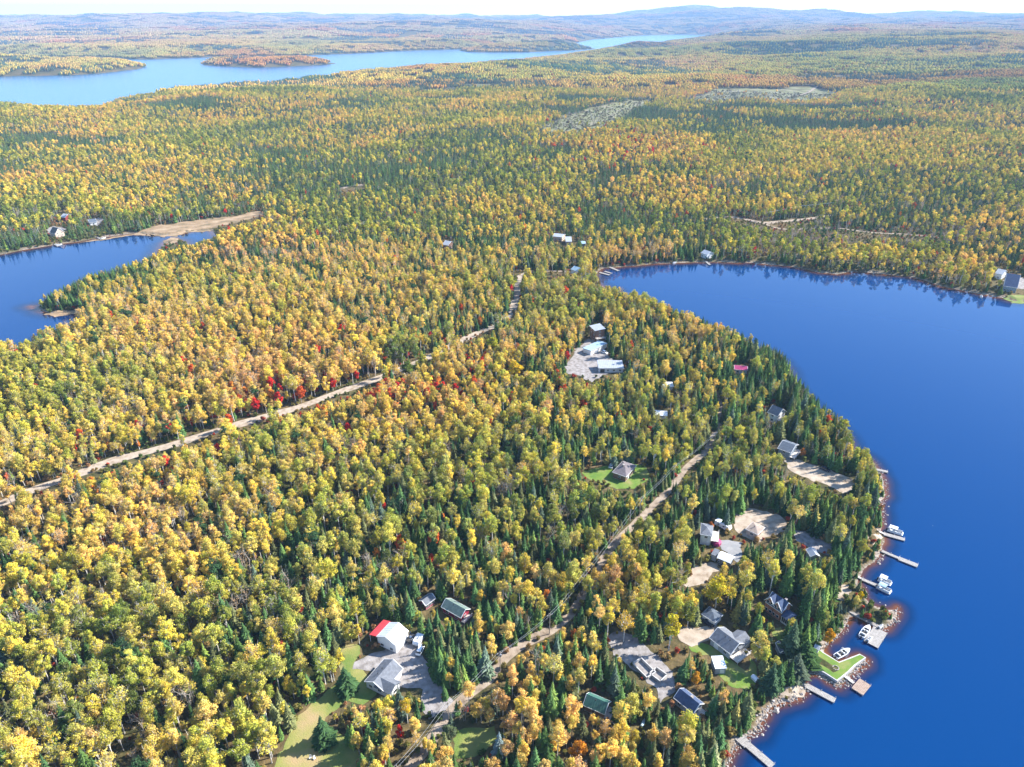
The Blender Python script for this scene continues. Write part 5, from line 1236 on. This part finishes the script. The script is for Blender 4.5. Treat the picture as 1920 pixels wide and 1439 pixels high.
for k, (x, y) in enumerate([(582, 1423), (590, 1424)]):
    g = G(x, y); z = float(height(np.array([g.x]), np.array([g.y]))[0]) + .06; b = MB(); rz = .6 * k
    root = empty('garden_chair', (g.x, g.y, z), rz); tag(root, ['white garden chair on the open lawn, the one farther from the lone spruce', 'second white garden chair on the open lawn, turned sideways'][k], 'chair', 'garden chairs on the lawn')
    b.box((0, 0, .42), (.62, .6, .06)); b.build('seat', M['white'], root); b = MB(); b.box((0, .3, .8), (.62, .06, .75), 0, -.2); b.build('backrest', M['white'], root)
    for sx_ in (-1, 1):
        for sy_ in (-1, 1): b = MB(); b.box((sx_ * .27, sy_ * .25, .2), (.06, .06, .4)); b.build('leg', M['white'], root)
# unfinished foundation: two concrete rectangles of low wall
def rect_walls(p0, p1, p2, z, h, th, parent, name):
    ctr, ang, L, W, s = frame3(p0, p1, p2, z); u = Vector((math.cos(ang), math.sin(ang))); n = Vector((-u.y, u.x))
    for cx, cy, dx, dy in ((0, -W / 2, L, th), (0, W / 2, L, th), (-L / 2, 0, th, W - th * 2.02), (L / 2, 0, th, W - th * 2.02)):
        b = MB(); b.box((0, 0, 0), (dx, dy, h)); o = b.build(name, M['concrete'], parent)
        P = ctr + u * cx + n * cy; o.location = (P.x - parent.location.x, P.y - parent.location.y, z - h / 2 + LAND - parent.location.z); o.rotation_euler = (0, 0, ang)
g = G(1217, 1256); fo = empty('foundation', (g.x, g.y, LAND)); tag(fo, 'L-shaped concrete foundation walls of a house being built', 'foundation')
rect_walls((1186, 1243), (1213, 1270), (1198, 1229), 1.2, 1.6, .35, fo, 'foundation_wall'); rect_walls((1218, 1262), (1238, 1277), (1228, 1248), 1.2, 1.6, .35, fo, 'foundation_wall')

# ------------------------------------------------------------------ the walled lawn in the lake
wp = [(lambda g: (g.x, g.y))(G(x, y, 1.3)) for x, y in [(1519, 1246), (1548, 1263), (1570, 1277), (1592, 1260), (1604, 1248), (1624, 1233), (1612, 1226), (1596, 1232), (1573, 1241), (1544, 1223), (1532, 1214)]]
b = MB(); b.prism(wp, 'z', -1.2, 1.25); tag(b.build('sea_wall', M['concrete']), 'pale sea wall around the small lawn that juts into the lake', 'sea wall')
def inset(P, k):
    c = Vector((sum(p[0] for p in P) / len(P), sum(p[1] for p in P) / len(P))); out = []
    for i, p in enumerate(P):
        a = Vector(P[i - 1]); q = Vector(P[(i + 1) % len(P)]); v = Vector(p); d1 = (v - a).normalized(); d2 = (q - v).normalized()
        n = Vector((-(d1 + d2).y, (d1 + d2).x)).normalized(); out.append((p[0] + n.x * k, p[1] + n.y * k))
    return out
area = sum(wp[i][0] * wp[(i + 1) % len(wp)][1] - wp[(i + 1) % len(wp)][0] * wp[i][1] for i in range(len(wp)))
b = MB(); b.prism(inset(wp, .45 if area > 0 else -.45), 'z', 1.0, 1.30); tag(b.build('lawn', M['bright_lawn']), 'bright mown lawn inside the sea wall', kind='structure')
g = G(1567, 1253, 1.3); b = MB()
for k in range(12): a = k * .5236; b.box((g.x + .9 * math.cos(a), g.y + .9 * math.sin(a), 1.4), (.35, .3, .3), a)
tag(b.build('fire_pit', M['stone']), 'ring of stones of a fire pit on the walled lawn', 'fire pit')

# ------------------------------------------------------------------ docks
def dock(label, segs, material='pale_wood', cat='dock', group='docks along the cottage shore', name='dock', z=.55):
    g = G(segs[0][0][0], segs[0][0][1], z); root = empty(name, (g.x, g.y, 0)); tag(root, label, cat, group)
    for (a, b_, wd) in segs:
        A_, B_ = G(*a, z), G(*b_, z); d = Vector((B_.x - A_.x, B_.y - A_.y)); L = d.length; ang = math.atan2(d.y, d.x)
        mid = (A_ + B_) / 2; o = MB()
        n = max(3, int(L / .45)); pw = L / n
        if n * 1 <= 60 and wd > 1.2:
            key = ('plank', material, round(wd, 1), round(pw, 2))
            if key not in SHARED:
                q = MB(); q.box((0, 0, 0), (pw * .90, wd, .06)); SHARED[key] = q.mesh('plank', M[material])
            for k in range(n):
                p = link('plank', SHARED[key], root); t = -L / 2 + (k + .5) * pw
                p.location = (mid.x + math.cos(ang) * t - g.x, mid.y + math.sin(ang) * t - g.y, z + ((k * 37) % 5) * .004); p.rotation_euler = (0, 0, ang)
        else: o.box((0, 0, z), (L, wd, .08))
        for sg in (-1, 1): o.box((0, sg * (wd / 2 - .08), z - .16), (L, .12, .22))
        fr = o.build('frame', M['wood'], root); fr.location = (mid.x - g.x, mid.y - g.y, 0); fr.rotation_euler = (0, 0, ang)
        m = max(2, int(L / 4)); key = ('post',)
        if key not in SHARED: q = MB(); q.tube((0, 0, -1.6), (0, 0, 1.0), .08, .08, 6); SHARED[key] = q.mesh('post', M['metal'])
        for k in range(m + 1):
            t = -L / 2 + .2 + k * (L - .4) / m
            for sg in (-1, 1):
                p = link('post', SHARED[key], root); y = sg * (wd / 2 + .09)
                p.location = (mid.x + math.cos(ang) * t - math.sin(ang) * y - g.x, mid.y + math.sin(ang) * t + math.cos(ang) * y - g.y, 0)
    return root
dock('short pale dock on the lake point below the sandy lot', [((1641, 880), (1665, 885), 1.8)])
dock('dock with one canopied boat alongside, next to the sandy strip', [((1638, 992), (1660, 1002), 1.1), ((1657, 1001), (1697, 1012), 2.0)])
dock('long two-width dock reaching out without any boat', [((1653, 1033), (1686, 1047), 1.4), ((1685, 1047), (1721, 1061), 2.3)])
dock('narrow walkway dock leading to two canopied boats', [((1584, 1069), (1617, 1086), .9), ((1616, 1086), (1647, 1099), 1.5)])
dock('long white walkway over the bay ending at a wide platform', [((1562, 1129), (1653, 1178), 1.5), ((1651, 1181), (1633, 1209), 4.6)])
dock('pale dock standing out from the stony shore', [((1500, 1278), (1513, 1286), 1.6), ((1511, 1285), (1566, 1314), 2.1)])
dock('gangway and square brown float below the walled lawn', [((1582, 1266), (1601, 1281), 1.0)])
fl = dock('square brown-decked swimming float with a pale rim', [((1604, 1281), (1626, 1295), 5.6)], 'brown_wood', 'float', None, 'floating_platform')
dock('wide pale dock cut by the bottom edge beside the boulders', [((1384, 1381), (1402, 1397), 3.0), ((1399, 1394), (1449, 1437), 2.3)])
GF = 'small docks in the far bay'
dock('upper finger dock in the sheltered far bay', [((1143, 501), (1160, 508), 2.2)], group=GF)
dock('lower finger dock in the sheltered far bay', [((1124, 511), (1143, 516), 2.2)], group=GF)
dock('short middle finger dock in the sheltered far bay', [((1134, 509), (1147, 513), 1.8)], group=GF)
dock('tiny dock halfway along the far shore', [((1322, 489), (1331, 497), 1.8)], group=GF)
dock('small dock below the steep chalet on the narrow lake', [((102, 457), (110, 462), 2.4)], group=GF)
dock('small dock with two boats on the narrow lake', [((182, 445), (191, 449), 2.2)], group=GF)

# ------------------------------------------------------------------ boats
def at(px, py, z=0): return G(px, py, z)
def heading(a, b): A_, B_ = G(*a, .5), G(*b, .5); return (A_ + B_) / 2, math.atan2(B_.y - A_.y, B_.x - A_.x), (B_ - A_).length
def pontoon(label, a, b, canopy='pale_siding', length=None):
    c, ang, L = heading(a, b); L = length or L; root = empty('pontoon_boat', (c.x, c.y, 0), ang); tag(root, label, 'pontoon boat', 'pontoon boats at the docks')
    for sg in (-1, 1):
        o = MB(); o.tube((-L / 2, sg * .85, .12), (L / 2 - .8, sg * .85, .12), .30, .30, 8); o.tube((L / 2 - .8, sg * .85, .12), (L / 2, sg * .85, .28), .30, .06, 8); o.build('float_tube', M['metal'], root)
    o = MB(); o.box((0, 0, .48), (L * .96, 2.4, .10)); o.build('deck', M['white'], root)
    o = MB(); hl = L * .46
    for x0, y0, x1, y1 in ((-hl, -1.15, hl * .9, -1.15), (-hl, 1.15, hl * .9, 1.15), (-hl, -1.15, -hl, 1.15), (hl * .9, -1.15, hl * .9, 1.15)):
        o.box(((x0 + x1) / 2, (y0 + y1) / 2, .85), (abs(x1 - x0) + .05, abs(y1 - y0) + .05, .62))
    o.build('side_panel', M['white_metal'], root)
    for x, y, dx, dy in ((-hl + .45, 0, .6, 1.9), (hl * .55, .7, 1.6, .55), (hl * .55, -.7, 1.6, .55), (-.3, -.72, 1.2, .5)):
        o = MB(); o.box((x, y, .75), (dx, dy, .42)); o.box((x, y + (.22 if dy < 1 else 0) * (1 if y > 0 else -1), 1.0), (dx, .12 if dy < 1 else dy, .4) if dy < 1 else (.14, dy, .4)); o.build('bench', M['grey_siding'], root)
    o = MB(); o.box((-.2, .75, .95), (.6, .5, .9)); o.build('console', M['blue_siding'], root)
    o = MB(); cw = L * .26
    ring = []
    for k in range(7):
        y = -1.15 + k * 2.3 / 6; ring.append((y, 2.25 + .25 * math.cos((y / 1.15) * 1.35)))
    o.prism(ring + [(y, z - .05) for y, z in reversed(ring)], 'x', -L * .42, -L * .42 + cw * 2); o.build('canopy', M[canopy], root)
    for x in (-L * .40, -L * .42 + cw * 2 - .1):
        for sg in (-1, 1): o = MB(); o.tube((x, sg * 1.12, .5), (x, sg * 1.12, 2.35), .03, .03, 5); o.build('canopy_post', M['metal'], root)
    o = MB(); o.box((-L / 2 - .2, 0, .6), (.45, .4, .8)); o.box((-L / 2 - .2, 0, -.05), (.2, .12, .7)); o.build('outboard_motor', M['dark'], root)
    return root
def motorboat(label, a, b, tower=False, name='motorboat', hull='white_metal', length=None):
    c, ang, L = heading(a, b); L = length or L; root = empty(name, (c.x, c.y, 0), ang); tag(root, label, 'motorboat', 'motorboats moored by the shore'); wd = L * .34
    o = MB(); R_ = []
    for t, k, z0, z1 in ((-.5, .86, -.15, .85), (-.25, 1, -.2, .88), (.05, 1, -.2, .92), (.28, .78, -.12, .98), (.42, .42, .05, 1.03), (.5, .06, .5, 1.06)):
        x = t * L; h = wd / 2 * k; R_.append([(x, -h, z1), (x, -h * .8, z0 + .25), (x, 0, z0), (x, h * .8, z0 + .25), (x, h, z1)])
    o.loft(R_); o.build('hull', M[hull], root)
    o = MB(); o.prism([(-L * .46, -wd * .36), (L * .10, -wd * .38), (L * .24, -wd * .22), (L * .24, wd * .22), (L * .10, wd * .38), (-L * .46, wd * .36)], 'z', .90, .96); o.build('cockpit', M['dark_siding'], root)
    o = MB(); o.poly([(L * .16, -wd * .36, .95), (L * .16, wd * .36, .95), (L * .08, wd * .32, 1.5), (L * .08, -wd * .32, 1.5), (L * .17, -wd * .36, .95), (L * .17, wd * .36, .95), (L * .09, wd * .32, 1.5), (L * .09, -wd * .32, 1.5)], [(0, 1, 2, 3), (7, 6, 5, 4), (0, 3, 7, 4), (1, 5, 6, 2), (2, 6, 7, 3), (0, 4, 5, 1)]); o.build('windshield', M['glass'], root)
    for x, y in ((-.02, -.2), (-.02, .2), (-.32, 0)):
        o = MB(); dy = wd * .26 if y else wd * .6; o.box((x * L, y * wd, 1.1), (.6, dy, .3)); o.box((x * L - .28, y * wd, 1.35), (.12, dy, .45)); o.build('seat', M['white'], root)
    if tower:
        o = MB()
        for x0, x1 in ((-.05, .0), (.12, .06)):
            for sg in (-1, 1): o.tube((x0 * L, sg * wd * .42, .95), (x1 * L, sg * wd * .34, 2.4), .05, .05, 5)
            o.tube((x1 * L, -wd * .34, 2.4), (x1 * L, wd * .34, 2.4), .05, .05, 5)
        o.build('tower', M['white'], root)
    o = MB(); o.box((-L * .5 - .22, 0, .75), (.42, .38, .7)); o.box((-L * .5 - .2, 0, .1), (.18, .1, .8)); o.build('outboard_motor', M['dark'], root)
    return root
pontoon('pontoon boat with a grey canopy on the inner side of its dock', (1664, 992), (1694, 1002))
pontoon('white-canopied pontoon boat at the end of the narrow walkway', (1647, 1085), (1672, 1096), 'white_siding')
pontoon('lower pontoon boat with teal front cover beside the white-canopied one', (1645, 1099), (1671, 1112), 'blue_metal')
motorboat('white rounded motorboat tied along the wide platform', (1615, 1195), (1630, 1174))
motorboat('white wake boat with a tower inside the walled boat basin', (1567, 1233), (1593, 1218), True)
motorboat('small white jet boat on the outer corner of the wide platform', (1646, 1180), (1656, 1172), length=2.8)
motorboat('small white runabout at the platform below the rounded motorboat', (1626, 1204), (1634, 1196), length=3.4)
motorboat('lone white boat anchored off the far shore', (1839, 561), (1841, 552), length=5.5)
motorboat('white boat beside the small chalet dock on the narrow lake', (108, 460), (114, 459), length=5)
motorboat('white boat beside the two-boat dock on the narrow lake', (190, 448), (198, 446), length=5)
motorboat('white boat drawn up at the far shore near the tiny dock', (1261, 494), (1268, 492), length=5)
def canoe(label, a, b, m):
    c, ang, L = heading(a, b); z = float(height(np.array([c.x]), np.array([c.y]))[0]) + .1; root = empty('canoe', (c.x, c.y, z), ang); tag(root, label, 'canoe')
    o = MB(); R_ = []
    for t in np.linspace(-.5, .5, 11):
        k = math.sqrt(max(.004, 1 - (2 * t) ** 2)); up = .12 * (2 * t) ** 4; R_.append([(t * L, -.45 * k, .05), (t * L, -.36 * k, .30 + up), (t * L, 0, .42 + up), (t * L, .36 * k, .30 + up), (t * L, .45 * k, .05)])
    o.loft(R_); o.build('hull', m, root)
    o = MB(); o.box((0, 0, .42), (L * .9, .05, .05)); o.build('keel', M['metal'], root)
paint('ice_blue', (.45, .62, .70), .4)
canoe('pale blue canoe turned over in the shade by the green cabin', (1201, 1372), (1208, 1353), M['ice_blue'])

# ------------------------------------------------------------------ cars, campers
def car(label, a, b, body, truck=False, name=None, cat='car', L=4.7):
    c, ang, _ = heading(a, b); z = float(height(np.array([c.x]), np.array([c.y]))[0]) + .1; root = empty(name or ('pickup_truck' if truck else 'parked_car'), (c.x, c.y, z), ang); tag(root, label, cat)
    h = L / 2; o = MB(); R_ = []
    for x, wd, z1 in ((-h, .8, .75), (-h + .15, .9, .98), (-.2, .92, 1.0), (h - 1.2, .92, .98), (h - .15, .86, .82), (h, .76, .62)):
        R_.append([(x, -wd, .32), (x, -wd, z1 - .08), (x, -wd + .1, z1), (x, wd - .1, z1), (x, wd, z1 - .08), (x, wd, .32)])
    o.loft(R_); bd = o.build('body', body, root)
    o = MB(); x0, x1 = (-.3, h - 1.25) if truck else (-h + .25, h - 1.35); o.loft([[(x0, -.82, .96), (x0 + .35, -.68, 1.58), (x0 + .35, .68, 1.58), (x0, .82, .96)], [(x1, -.82, .96), (x1 - .6, -.68, 1.58), (x1 - .6, .68, 1.58), (x1, .82, .96)]]); o.build('window_band', M['glass'], root)
    o = MB(); o.box(((x0 + x1) / 2 - .1, 0, 1.60), (x1 - x0 - 1.0, 1.34, .06)); o.build('roof', body, root)
    if truck: o = MB(); o.box((-h + 1.0, 0, 1.0), (1.7, 1.5, .06)); o.build('cargo_bed', M['dark'], root)
    for x in (-h + .85, h - .9):
        for sg in (-1, 1):
            o = MB(); o.tube((x, sg * .72, .34), (x, sg * .95, .34), .34, .34, 10); wh = o.build('wheel', M['dark'], root)
            o = MB(); o.tube((x, sg * .94, .34), (x, sg * .97, .34), .2, .2, 8); o.build('rim', M['metal'], wh)
    for sg in (-1, 1): o = MB(); o.box((h - .02, sg * .6, .68), (.1, .32, .14)); o.build('headlight', M['white'], root)
    return root
def camper(label, a, b, name='camper_trailer', cat='camper trailer', m='white_siding', L=6.5, H=2.6):
    c, ang, _ = heading(a, b); z = float(height(np.array([c.x]), np.array([c.y]))[0]) + .1; root = empty(name, (c.x, c.y, z), ang); tag(root, label, cat)
    o = MB(); o.prism([(-L / 2, .5), (L / 2 - .2, .5), (L / 2, 1.3), (L / 2 - .5, H), (-L / 2 + .1, H)], 'y', -1.15, 1.15); bd = o.build('body', M[m], root)
    for x in (-1.5, .8): opening(root, 'window', 'v0', 1, L, 2.3, x, 1.7, .9, .6, M['metal'], M['glass']); opening(root, 'window', 'v1', 1, L, 2.3, x, 1.7, .9, .6, M['metal'], M['glass'])
    o = MB(); o.box((0, 0, H + .12), (.8, .7, .22)); o.build('roof_vent', M['metal'], root)
    for x in (-.4, .4):
        for sg in (-1, 1): o = MB(); o.tube((x, sg * .95, .34), (x, sg * 1.18, .34), .33, .33, 10); o.build('wheel', M['dark'], root)
    o = MB(); o.tube((L / 2 - .3, -.7, .45), (L / 2 + 1.2, 0, .45), .06, .06, 5); o.tube((L / 2 - .3, .7, .45), (L / 2 + 1.2, 0, .45), .06, .06, 5); o.build('hitch', M['dark'], root)
M['car_white'] = mat('white_car_paint', (.8, .8, .8), .25); M['car_black'] = mat('black_car_paint', (.03, .035, .05), .25); M['car_blue'] = mat('blue_car_paint', (.06, .12, .28), .25)
car('white car parked beside the spruces at the gravel yard', (786, 1232), (792, 1220), M['car_white'])
camper('white camper trailer backed against the trees behind the gravel yard', (788, 1205), (782, 1215), L=4.4, H=2.1)
camper('dark covered trailer next to the white garage wall', (774, 1202), (768, 1210), 'covered_trailer', 'trailer', 'dark_siding', 3.6, 1.5)
car('black pickup truck standing in front of the small garage', (1330, 1178), (1320, 1170), M['car_black'], True, cat='pickup truck', L=5.2)
car('dark car in the shade behind the brown hip-roofed house', (1150, 873), (1156, 866), M['car_blue'])
car('white car by the shrubs beside the brown hip-roofed house', (1144, 884), (1149, 875), M['car_white'])
camper('white camper parked beside the grey hip-roofed house', (1347, 990), (1362, 998), L=7)
car('white car near the ribbed-roof house at the gravel yard', (1130, 664), (1137, 667), M['car_white'])
car('dark car parked on the sandy lot near the lake point', (1540, 884), (1552, 889), M['car_black'])
# pink play tent on the deck
g = G(1343, 1020, 1.8); b = MB(); b.tube((0, 0, 0), (0, 0, 1.4), 1.9, 1.9, 6, False); b.tube((0, 0, 1.4), (0, 0, 2.6), 2.1, .05, 6); o = b.build('play_tent', M['magenta']); o.location = (g.x, g.y, 1.7); tag(o, 'bright magenta play tent beside the grey hip-roofed house', 'play tent')
# satellite box and small things on the lawn
g = G(1415, 1275); o = MB(); o.box((0, 0, .5), (1.5, 2.0, .9)); o.prism([(-.85, .95), (.85, .95), (0, 1.5)], 'y', -1.1, 1.1); q = o.build('playhouse', M['white']); q.location = (g.x, g.y, LAND); q.rotation_euler = (0, 0, .5); tag(q, 'little white playhouse in the grass near the stony shore', 'playhouse')

# ------------------------------------------------------------------ power line
poles = [(1338, 842), (1262, 905), (1199, 968), (1092, 1116), (1030, 1190), (938, 1262), (842, 1358), (748, 1478)]
words = ['by the upper end of the gravel road', 'between the upper bend and the round lawn house', 'with wires beside the round lawn house', 'at the long road bend among young spruces', 'past the second bend of the gravel road', 'at the gravel road junction', 'where the yard drive meets the road', 'below the frame at the start of the gravel road']
tops = []
pm = None
for (x, y), wd in zip(poles, words):
    g = G(x, y); z = float(height(np.array([g.x]), np.array([g.y]))[0]); root = empty('utility_pole', (g.x, g.y, z), .5); tag(root, 'wooden utility pole ' + wd, 'utility pole', 'utility poles along the gravel road')
    if pm is None:
        b = MB(); b.tube((0, 0, -.5), (0, 0, 9.6), .17, .12, 8); pm = b.mesh('mast', M['pole']); b = MB(); b.box((0, 0, 8.9), (2.2, .12, .14)); cm = b.mesh('crossarm', M['pole'])
        b = MB(); b.tube((0, 0, 0), (0, 0, .3), .07, .05, 6); im = b.mesh('insulator', M['white']); b = MB(); b.tube((.3, 0, 7.2), (.3, 0, 8.1), .24, .24, 8); tm_ = b.mesh('transformer', M['metal'])
    link('mast', pm, root); link('crossarm', cm, root)
    for q in (-1.0, 1.0): i_ = link('insulator', im, root); i_.location = (q, 0, 8.97)
    if wd.startswith('with') or 'junction' in wd: link('transformer', tm_, root)
    tops.append([Vector((g.x + q * math.cos(.5), g.y + q * math.sin(.5), z + 9.27)) for q in (-1.0, 1.0)])
b = MB()
pl = empty('power_line', tuple(tops[0][0])); tag(pl, 'thin pale power wires strung along the gravel road', 'power line')
for i in range(len(tops) - 1):
    for q in range(2):
        A_, B_ = tops[i][q], tops[i + 1][q]; prev = None; w_ = MB()
        for k in range(9):
            t = k / 8; P = A_.lerp(B_, t) - Vector((0, 0, 1.1 * 4 * t * (1 - t))) - tops[0][0]
            if prev is not None: w_.tube(prev, P, .022, .022, 4, False)
            prev = P
        w_.build('wire', M['wire'], pl)
# street light like poles beyond the far bank
fp = [(1440, 414), (1500, 402), (1560, 396)]; ft = []
for i, (x, y) in enumerate(fp):
    g = G(x, y); z = float(height(np.array([g.x]), np.array([g.y]))[0]); root = empty('utility_pole', (g.x, g.y, z), .2); tag(root, ['first', 'middle', 'last'][i] + ' of three utility poles along the bright valley road', 'utility pole', 'utility poles beyond the far bank')
    link('mast', pm, root); link('crossarm', cm, root); ft.append(Vector((g.x, g.y, z + 9)))
b = MB()
for i in range(2): b.tube(ft[i] - ft[0], ft[i + 1] - ft[0], .12, .12, 4, False)
o = b.build('power_line', M['wire']); o.location = ft[0]; tag(o, 'pale wires over the bright valley road beyond the bay', 'power line')

# ------------------------------------------------------------------ rocks
def rock_mesh(seed):
    rnd = np.random.default_rng(seed); bm = bmesh.new(); bmesh.ops.create_icosphere(bm, subdivisions=1, radius=1)
    sc_ = rnd.uniform(.6, 1.2, 3)
    for v in bm.verts: v.co = Vector((v.co.x * sc_[0], v.co.y * sc_[1], v.co.z * sc_[2] * .7)) * float(rnd.uniform(.78, 1.15))
    me = bpy.data.meshes.new('rock'); bm.to_mesh(me); bm.free(); me.materials.append(M['stone']); return me
RK = [rock_mesh(s) for s in range(6)]
def boulder(px, py, r, label):
    g = G(px, py, 0); z = float(height(np.array([g.x]), np.array([g.y]))[0]); o = link('boulder', RK[int(px) % 6]); o.location = (g.x, g.y, max(z, -.15)); o.scale = (r, r, r * .8); o.rotation_euler = (0, 0, px); tag(o, label, 'boulder', 'boulders in the shallows')
for px, py, r, lb in [(1456, 1333, 1.1, 'big dark boulder alone in the brown shallows off the stony shore'), (1660, 983, .7, 'boulder off the bank above the canopied boat dock'), (1664, 966, .8, 'pale boulder in the water under the yellow bank'), (1669, 978, .45, 'small rock just outside the pale boulders near the bank'), (1648, 1057, .8, 'pale rock at the foot of the long two-width dock'),
    (1655, 1049, .6, 'second pale rock below the long two-width dock'), (1650, 1130, .6, 'white rock in the shallows off the dock headland'), (1660, 1135, .45, 'small rock beside the headland tip'), (1699, 1130, .4, 'single pale mooring stone out in open water off the headland'), (1749, 986, .4, 'tiny white buoy-like rock far out in the open lake'), (1440, 1362, .7, 'boulder at the edge of the orange shallows'),
    (1430, 1378, .8, 'boulder next to the wide bottom dock'), (1666, 950, .5, 'rock hugging the bank below the lime green maples'), (1212, 0, 0, '')]:
    if r: boulder(px, py, r, lb)
# riprap: too many stones to count, one object
rg = np.random.default_rng(77)
segs = [(1362, 1439), (1380, 1400), (1402, 1382), (1421, 1373), (1427, 1357), (1440, 1334), (1457, 1322), (1482, 1315), (1496, 1311), (1513, 1291)], [(1524, 1262), (1552, 1278), (1571, 1288), (1590, 1279), (1612, 1255), (1626, 1240)], [(1655, 1180), (1676, 1168), (1684, 1152), (1680, 1138)], [(1639, 1056), (1652, 1040)], [(1592, 1165), (1580, 1185), (1560, 1203), (1548, 1214)], [(1608, 1096), (1620, 1110), (1634, 1134)], [(1655, 985), (1655, 945), (1662, 925), (1650, 884)]
xs, ys = [], []
for line in segs:
    P = [(lambda g: (g.x, g.y))(G(x, y, 0)) for x, y in line]
    for a, b_ in zip(P, P[1:]):
        L = math.hypot(b_[0] - a[0], b_[1] - a[1]); n = int(L * (8 if len(line) > 4 else 3)); t = rg.random(n)
        xs += list(a[0] + (b_[0] - a[0]) * t + rg.normal(size=n) * .9); ys += list(a[1] + (b_[1] - a[1]) * t + rg.normal(size=n) * .9)
X = np.array(xs); Y = np.array(ys); sd = water_sd(X, Y); k = (sd > -1.8) & (sd < 3.4); X, Y, sd = X[k], Y[k], sd[k]; Z = height(X, Y, sd)
wall_in = inside(inset(wp, .2 if area > 0 else -.2), X, Y); X, Y, Z = X[~wall_in], Y[~wall_in], Z[~wall_in]; n = len(X)
lib = library('rocks', [(r,) for r in RK]); sc_ = rg.uniform(.16, .62, (n, 1)) ** 1.2 * np.array([[1, 1, .85]])
scatter('shore_stones', lib, X, Y, np.maximum(Z, -.1), rg.uniform(0, 6.28, (n, 3)), sc_ * 1.1, rg.integers(0, 6, n), np.ones((n, 3)), 'grey and pale stones along the cottage shore')

# ------------------------------------------------------------------ undergrowth
bushes = []
for s_ in range(4):
    cr, tk = make_broadleaf('bush', 700 + s_, 420, h=2.3, rx=1.25, crown0=.02, nl=7, size=.20, lob=1.35, limbs=False, bark='grey_bark'); bushes.append((cr,))
lib = library('bushes', bushes)
X, Y, rg = stand(92, 900, 3.6, 44)
sd = water_sd(X, Y); k = (sd > .9); X, Y, sd = X[k], Y[k], sd[k]
bad = np.zeros(len(X), bool)
for P in GOPEN: bad |= inside(P, X, Y)
for line, wd in GROADS: bad |= edist(line, X, Y, False) < wd / 2 + .2
for o in list(COL.objects):
    if 'dims' in o: bad |= np.hypot(X - o.location.x, Y - o.location.y) < max(o['dims'][0], o['dims'][1]) * .62
X, Y, sd = X[~bad], Y[~bad], sd[~bad]; Z = height(X, Y, sd); n = len(X); px, py, dep = project(X, Y, Z)
t = fbm(X, Y, 25, 83, 2); tint = np.stack([np.interp(t, [.25, .45, .6, .8], [.10, .22, .34, .42]), np.interp(t, [.25, .45, .6, .8], [.15, .20, .24, .22]), np.interp(t, [.25, .45, .6, .8], [.04, .05, .08, .10])], 1) * rg.uniform(.7, 1.2, (n, 1))
far_red = (rg.random(n) < .07)[:, None]; tint = np.where(far_red, (.45, .08, .04), tint)
s_ = rg.uniform(.35, 1.15, n) * np.where(sd < 8, 1.25, 1.0)
scatter('undergrowth', lib, X, Y, Z - .1, rot_z(rg.uniform(0, 6.28, n)), np.stack([s_ * 1.1, s_ * 1.1, s_], 1), rg.integers(0, 4, n), tint, 'low bushes and saplings under the trees')
print('bushes', n)
# brush, stumps of regrowth and snags over the cleared ground
X, Y, rg = stand(900, 2300, 5.0, 45); Z = height(X, Y); px, py, dep = project(X, Y, Z); k = np.zeros(len(X), bool)
for P in clear_cut: k |= inside(P, px, py)
k |= (np.abs(px - 1620) < 220) & (np.abs(py - 446) < 20)
k &= rg.random(len(X)) < .45
X, Y, Z = X[k], Y[k], Z[k]; n = len(X); t = rg.random((n, 1)); s_ = rg.uniform(.4, 1.3, n) * np.where(rg.random(n) < .08, 2.0, 1)
scatter('clearing_brush', lib, X, Y, Z - .2, rot_z(rg.uniform(0, 6.28, n)), np.stack([s_ * 1.4, s_ * 1.4, s_ * .8], 1), rg.integers(0, 4, n), np.array([(.21, .21, .09)]) * (1 - t) + np.array([(.19, .14, .10)]) * t, 'low brush over the clear-cut and the grey scrub')
c2 = library('snags', [protos['bare'][0], protos['bare'][1]]); k = rg.random(n) < .05; m_ = int(k.sum())
scatter('clearing_snags', c2, X[k], Y[k], Z[k] - .2, rot_z(rg.uniform(0, 6.28, m_)), np.full((m_, 3), .9), rg.integers(0, 2, m_), np.full((m_, 3), .3), 'grey snags left standing in the clear-cut')
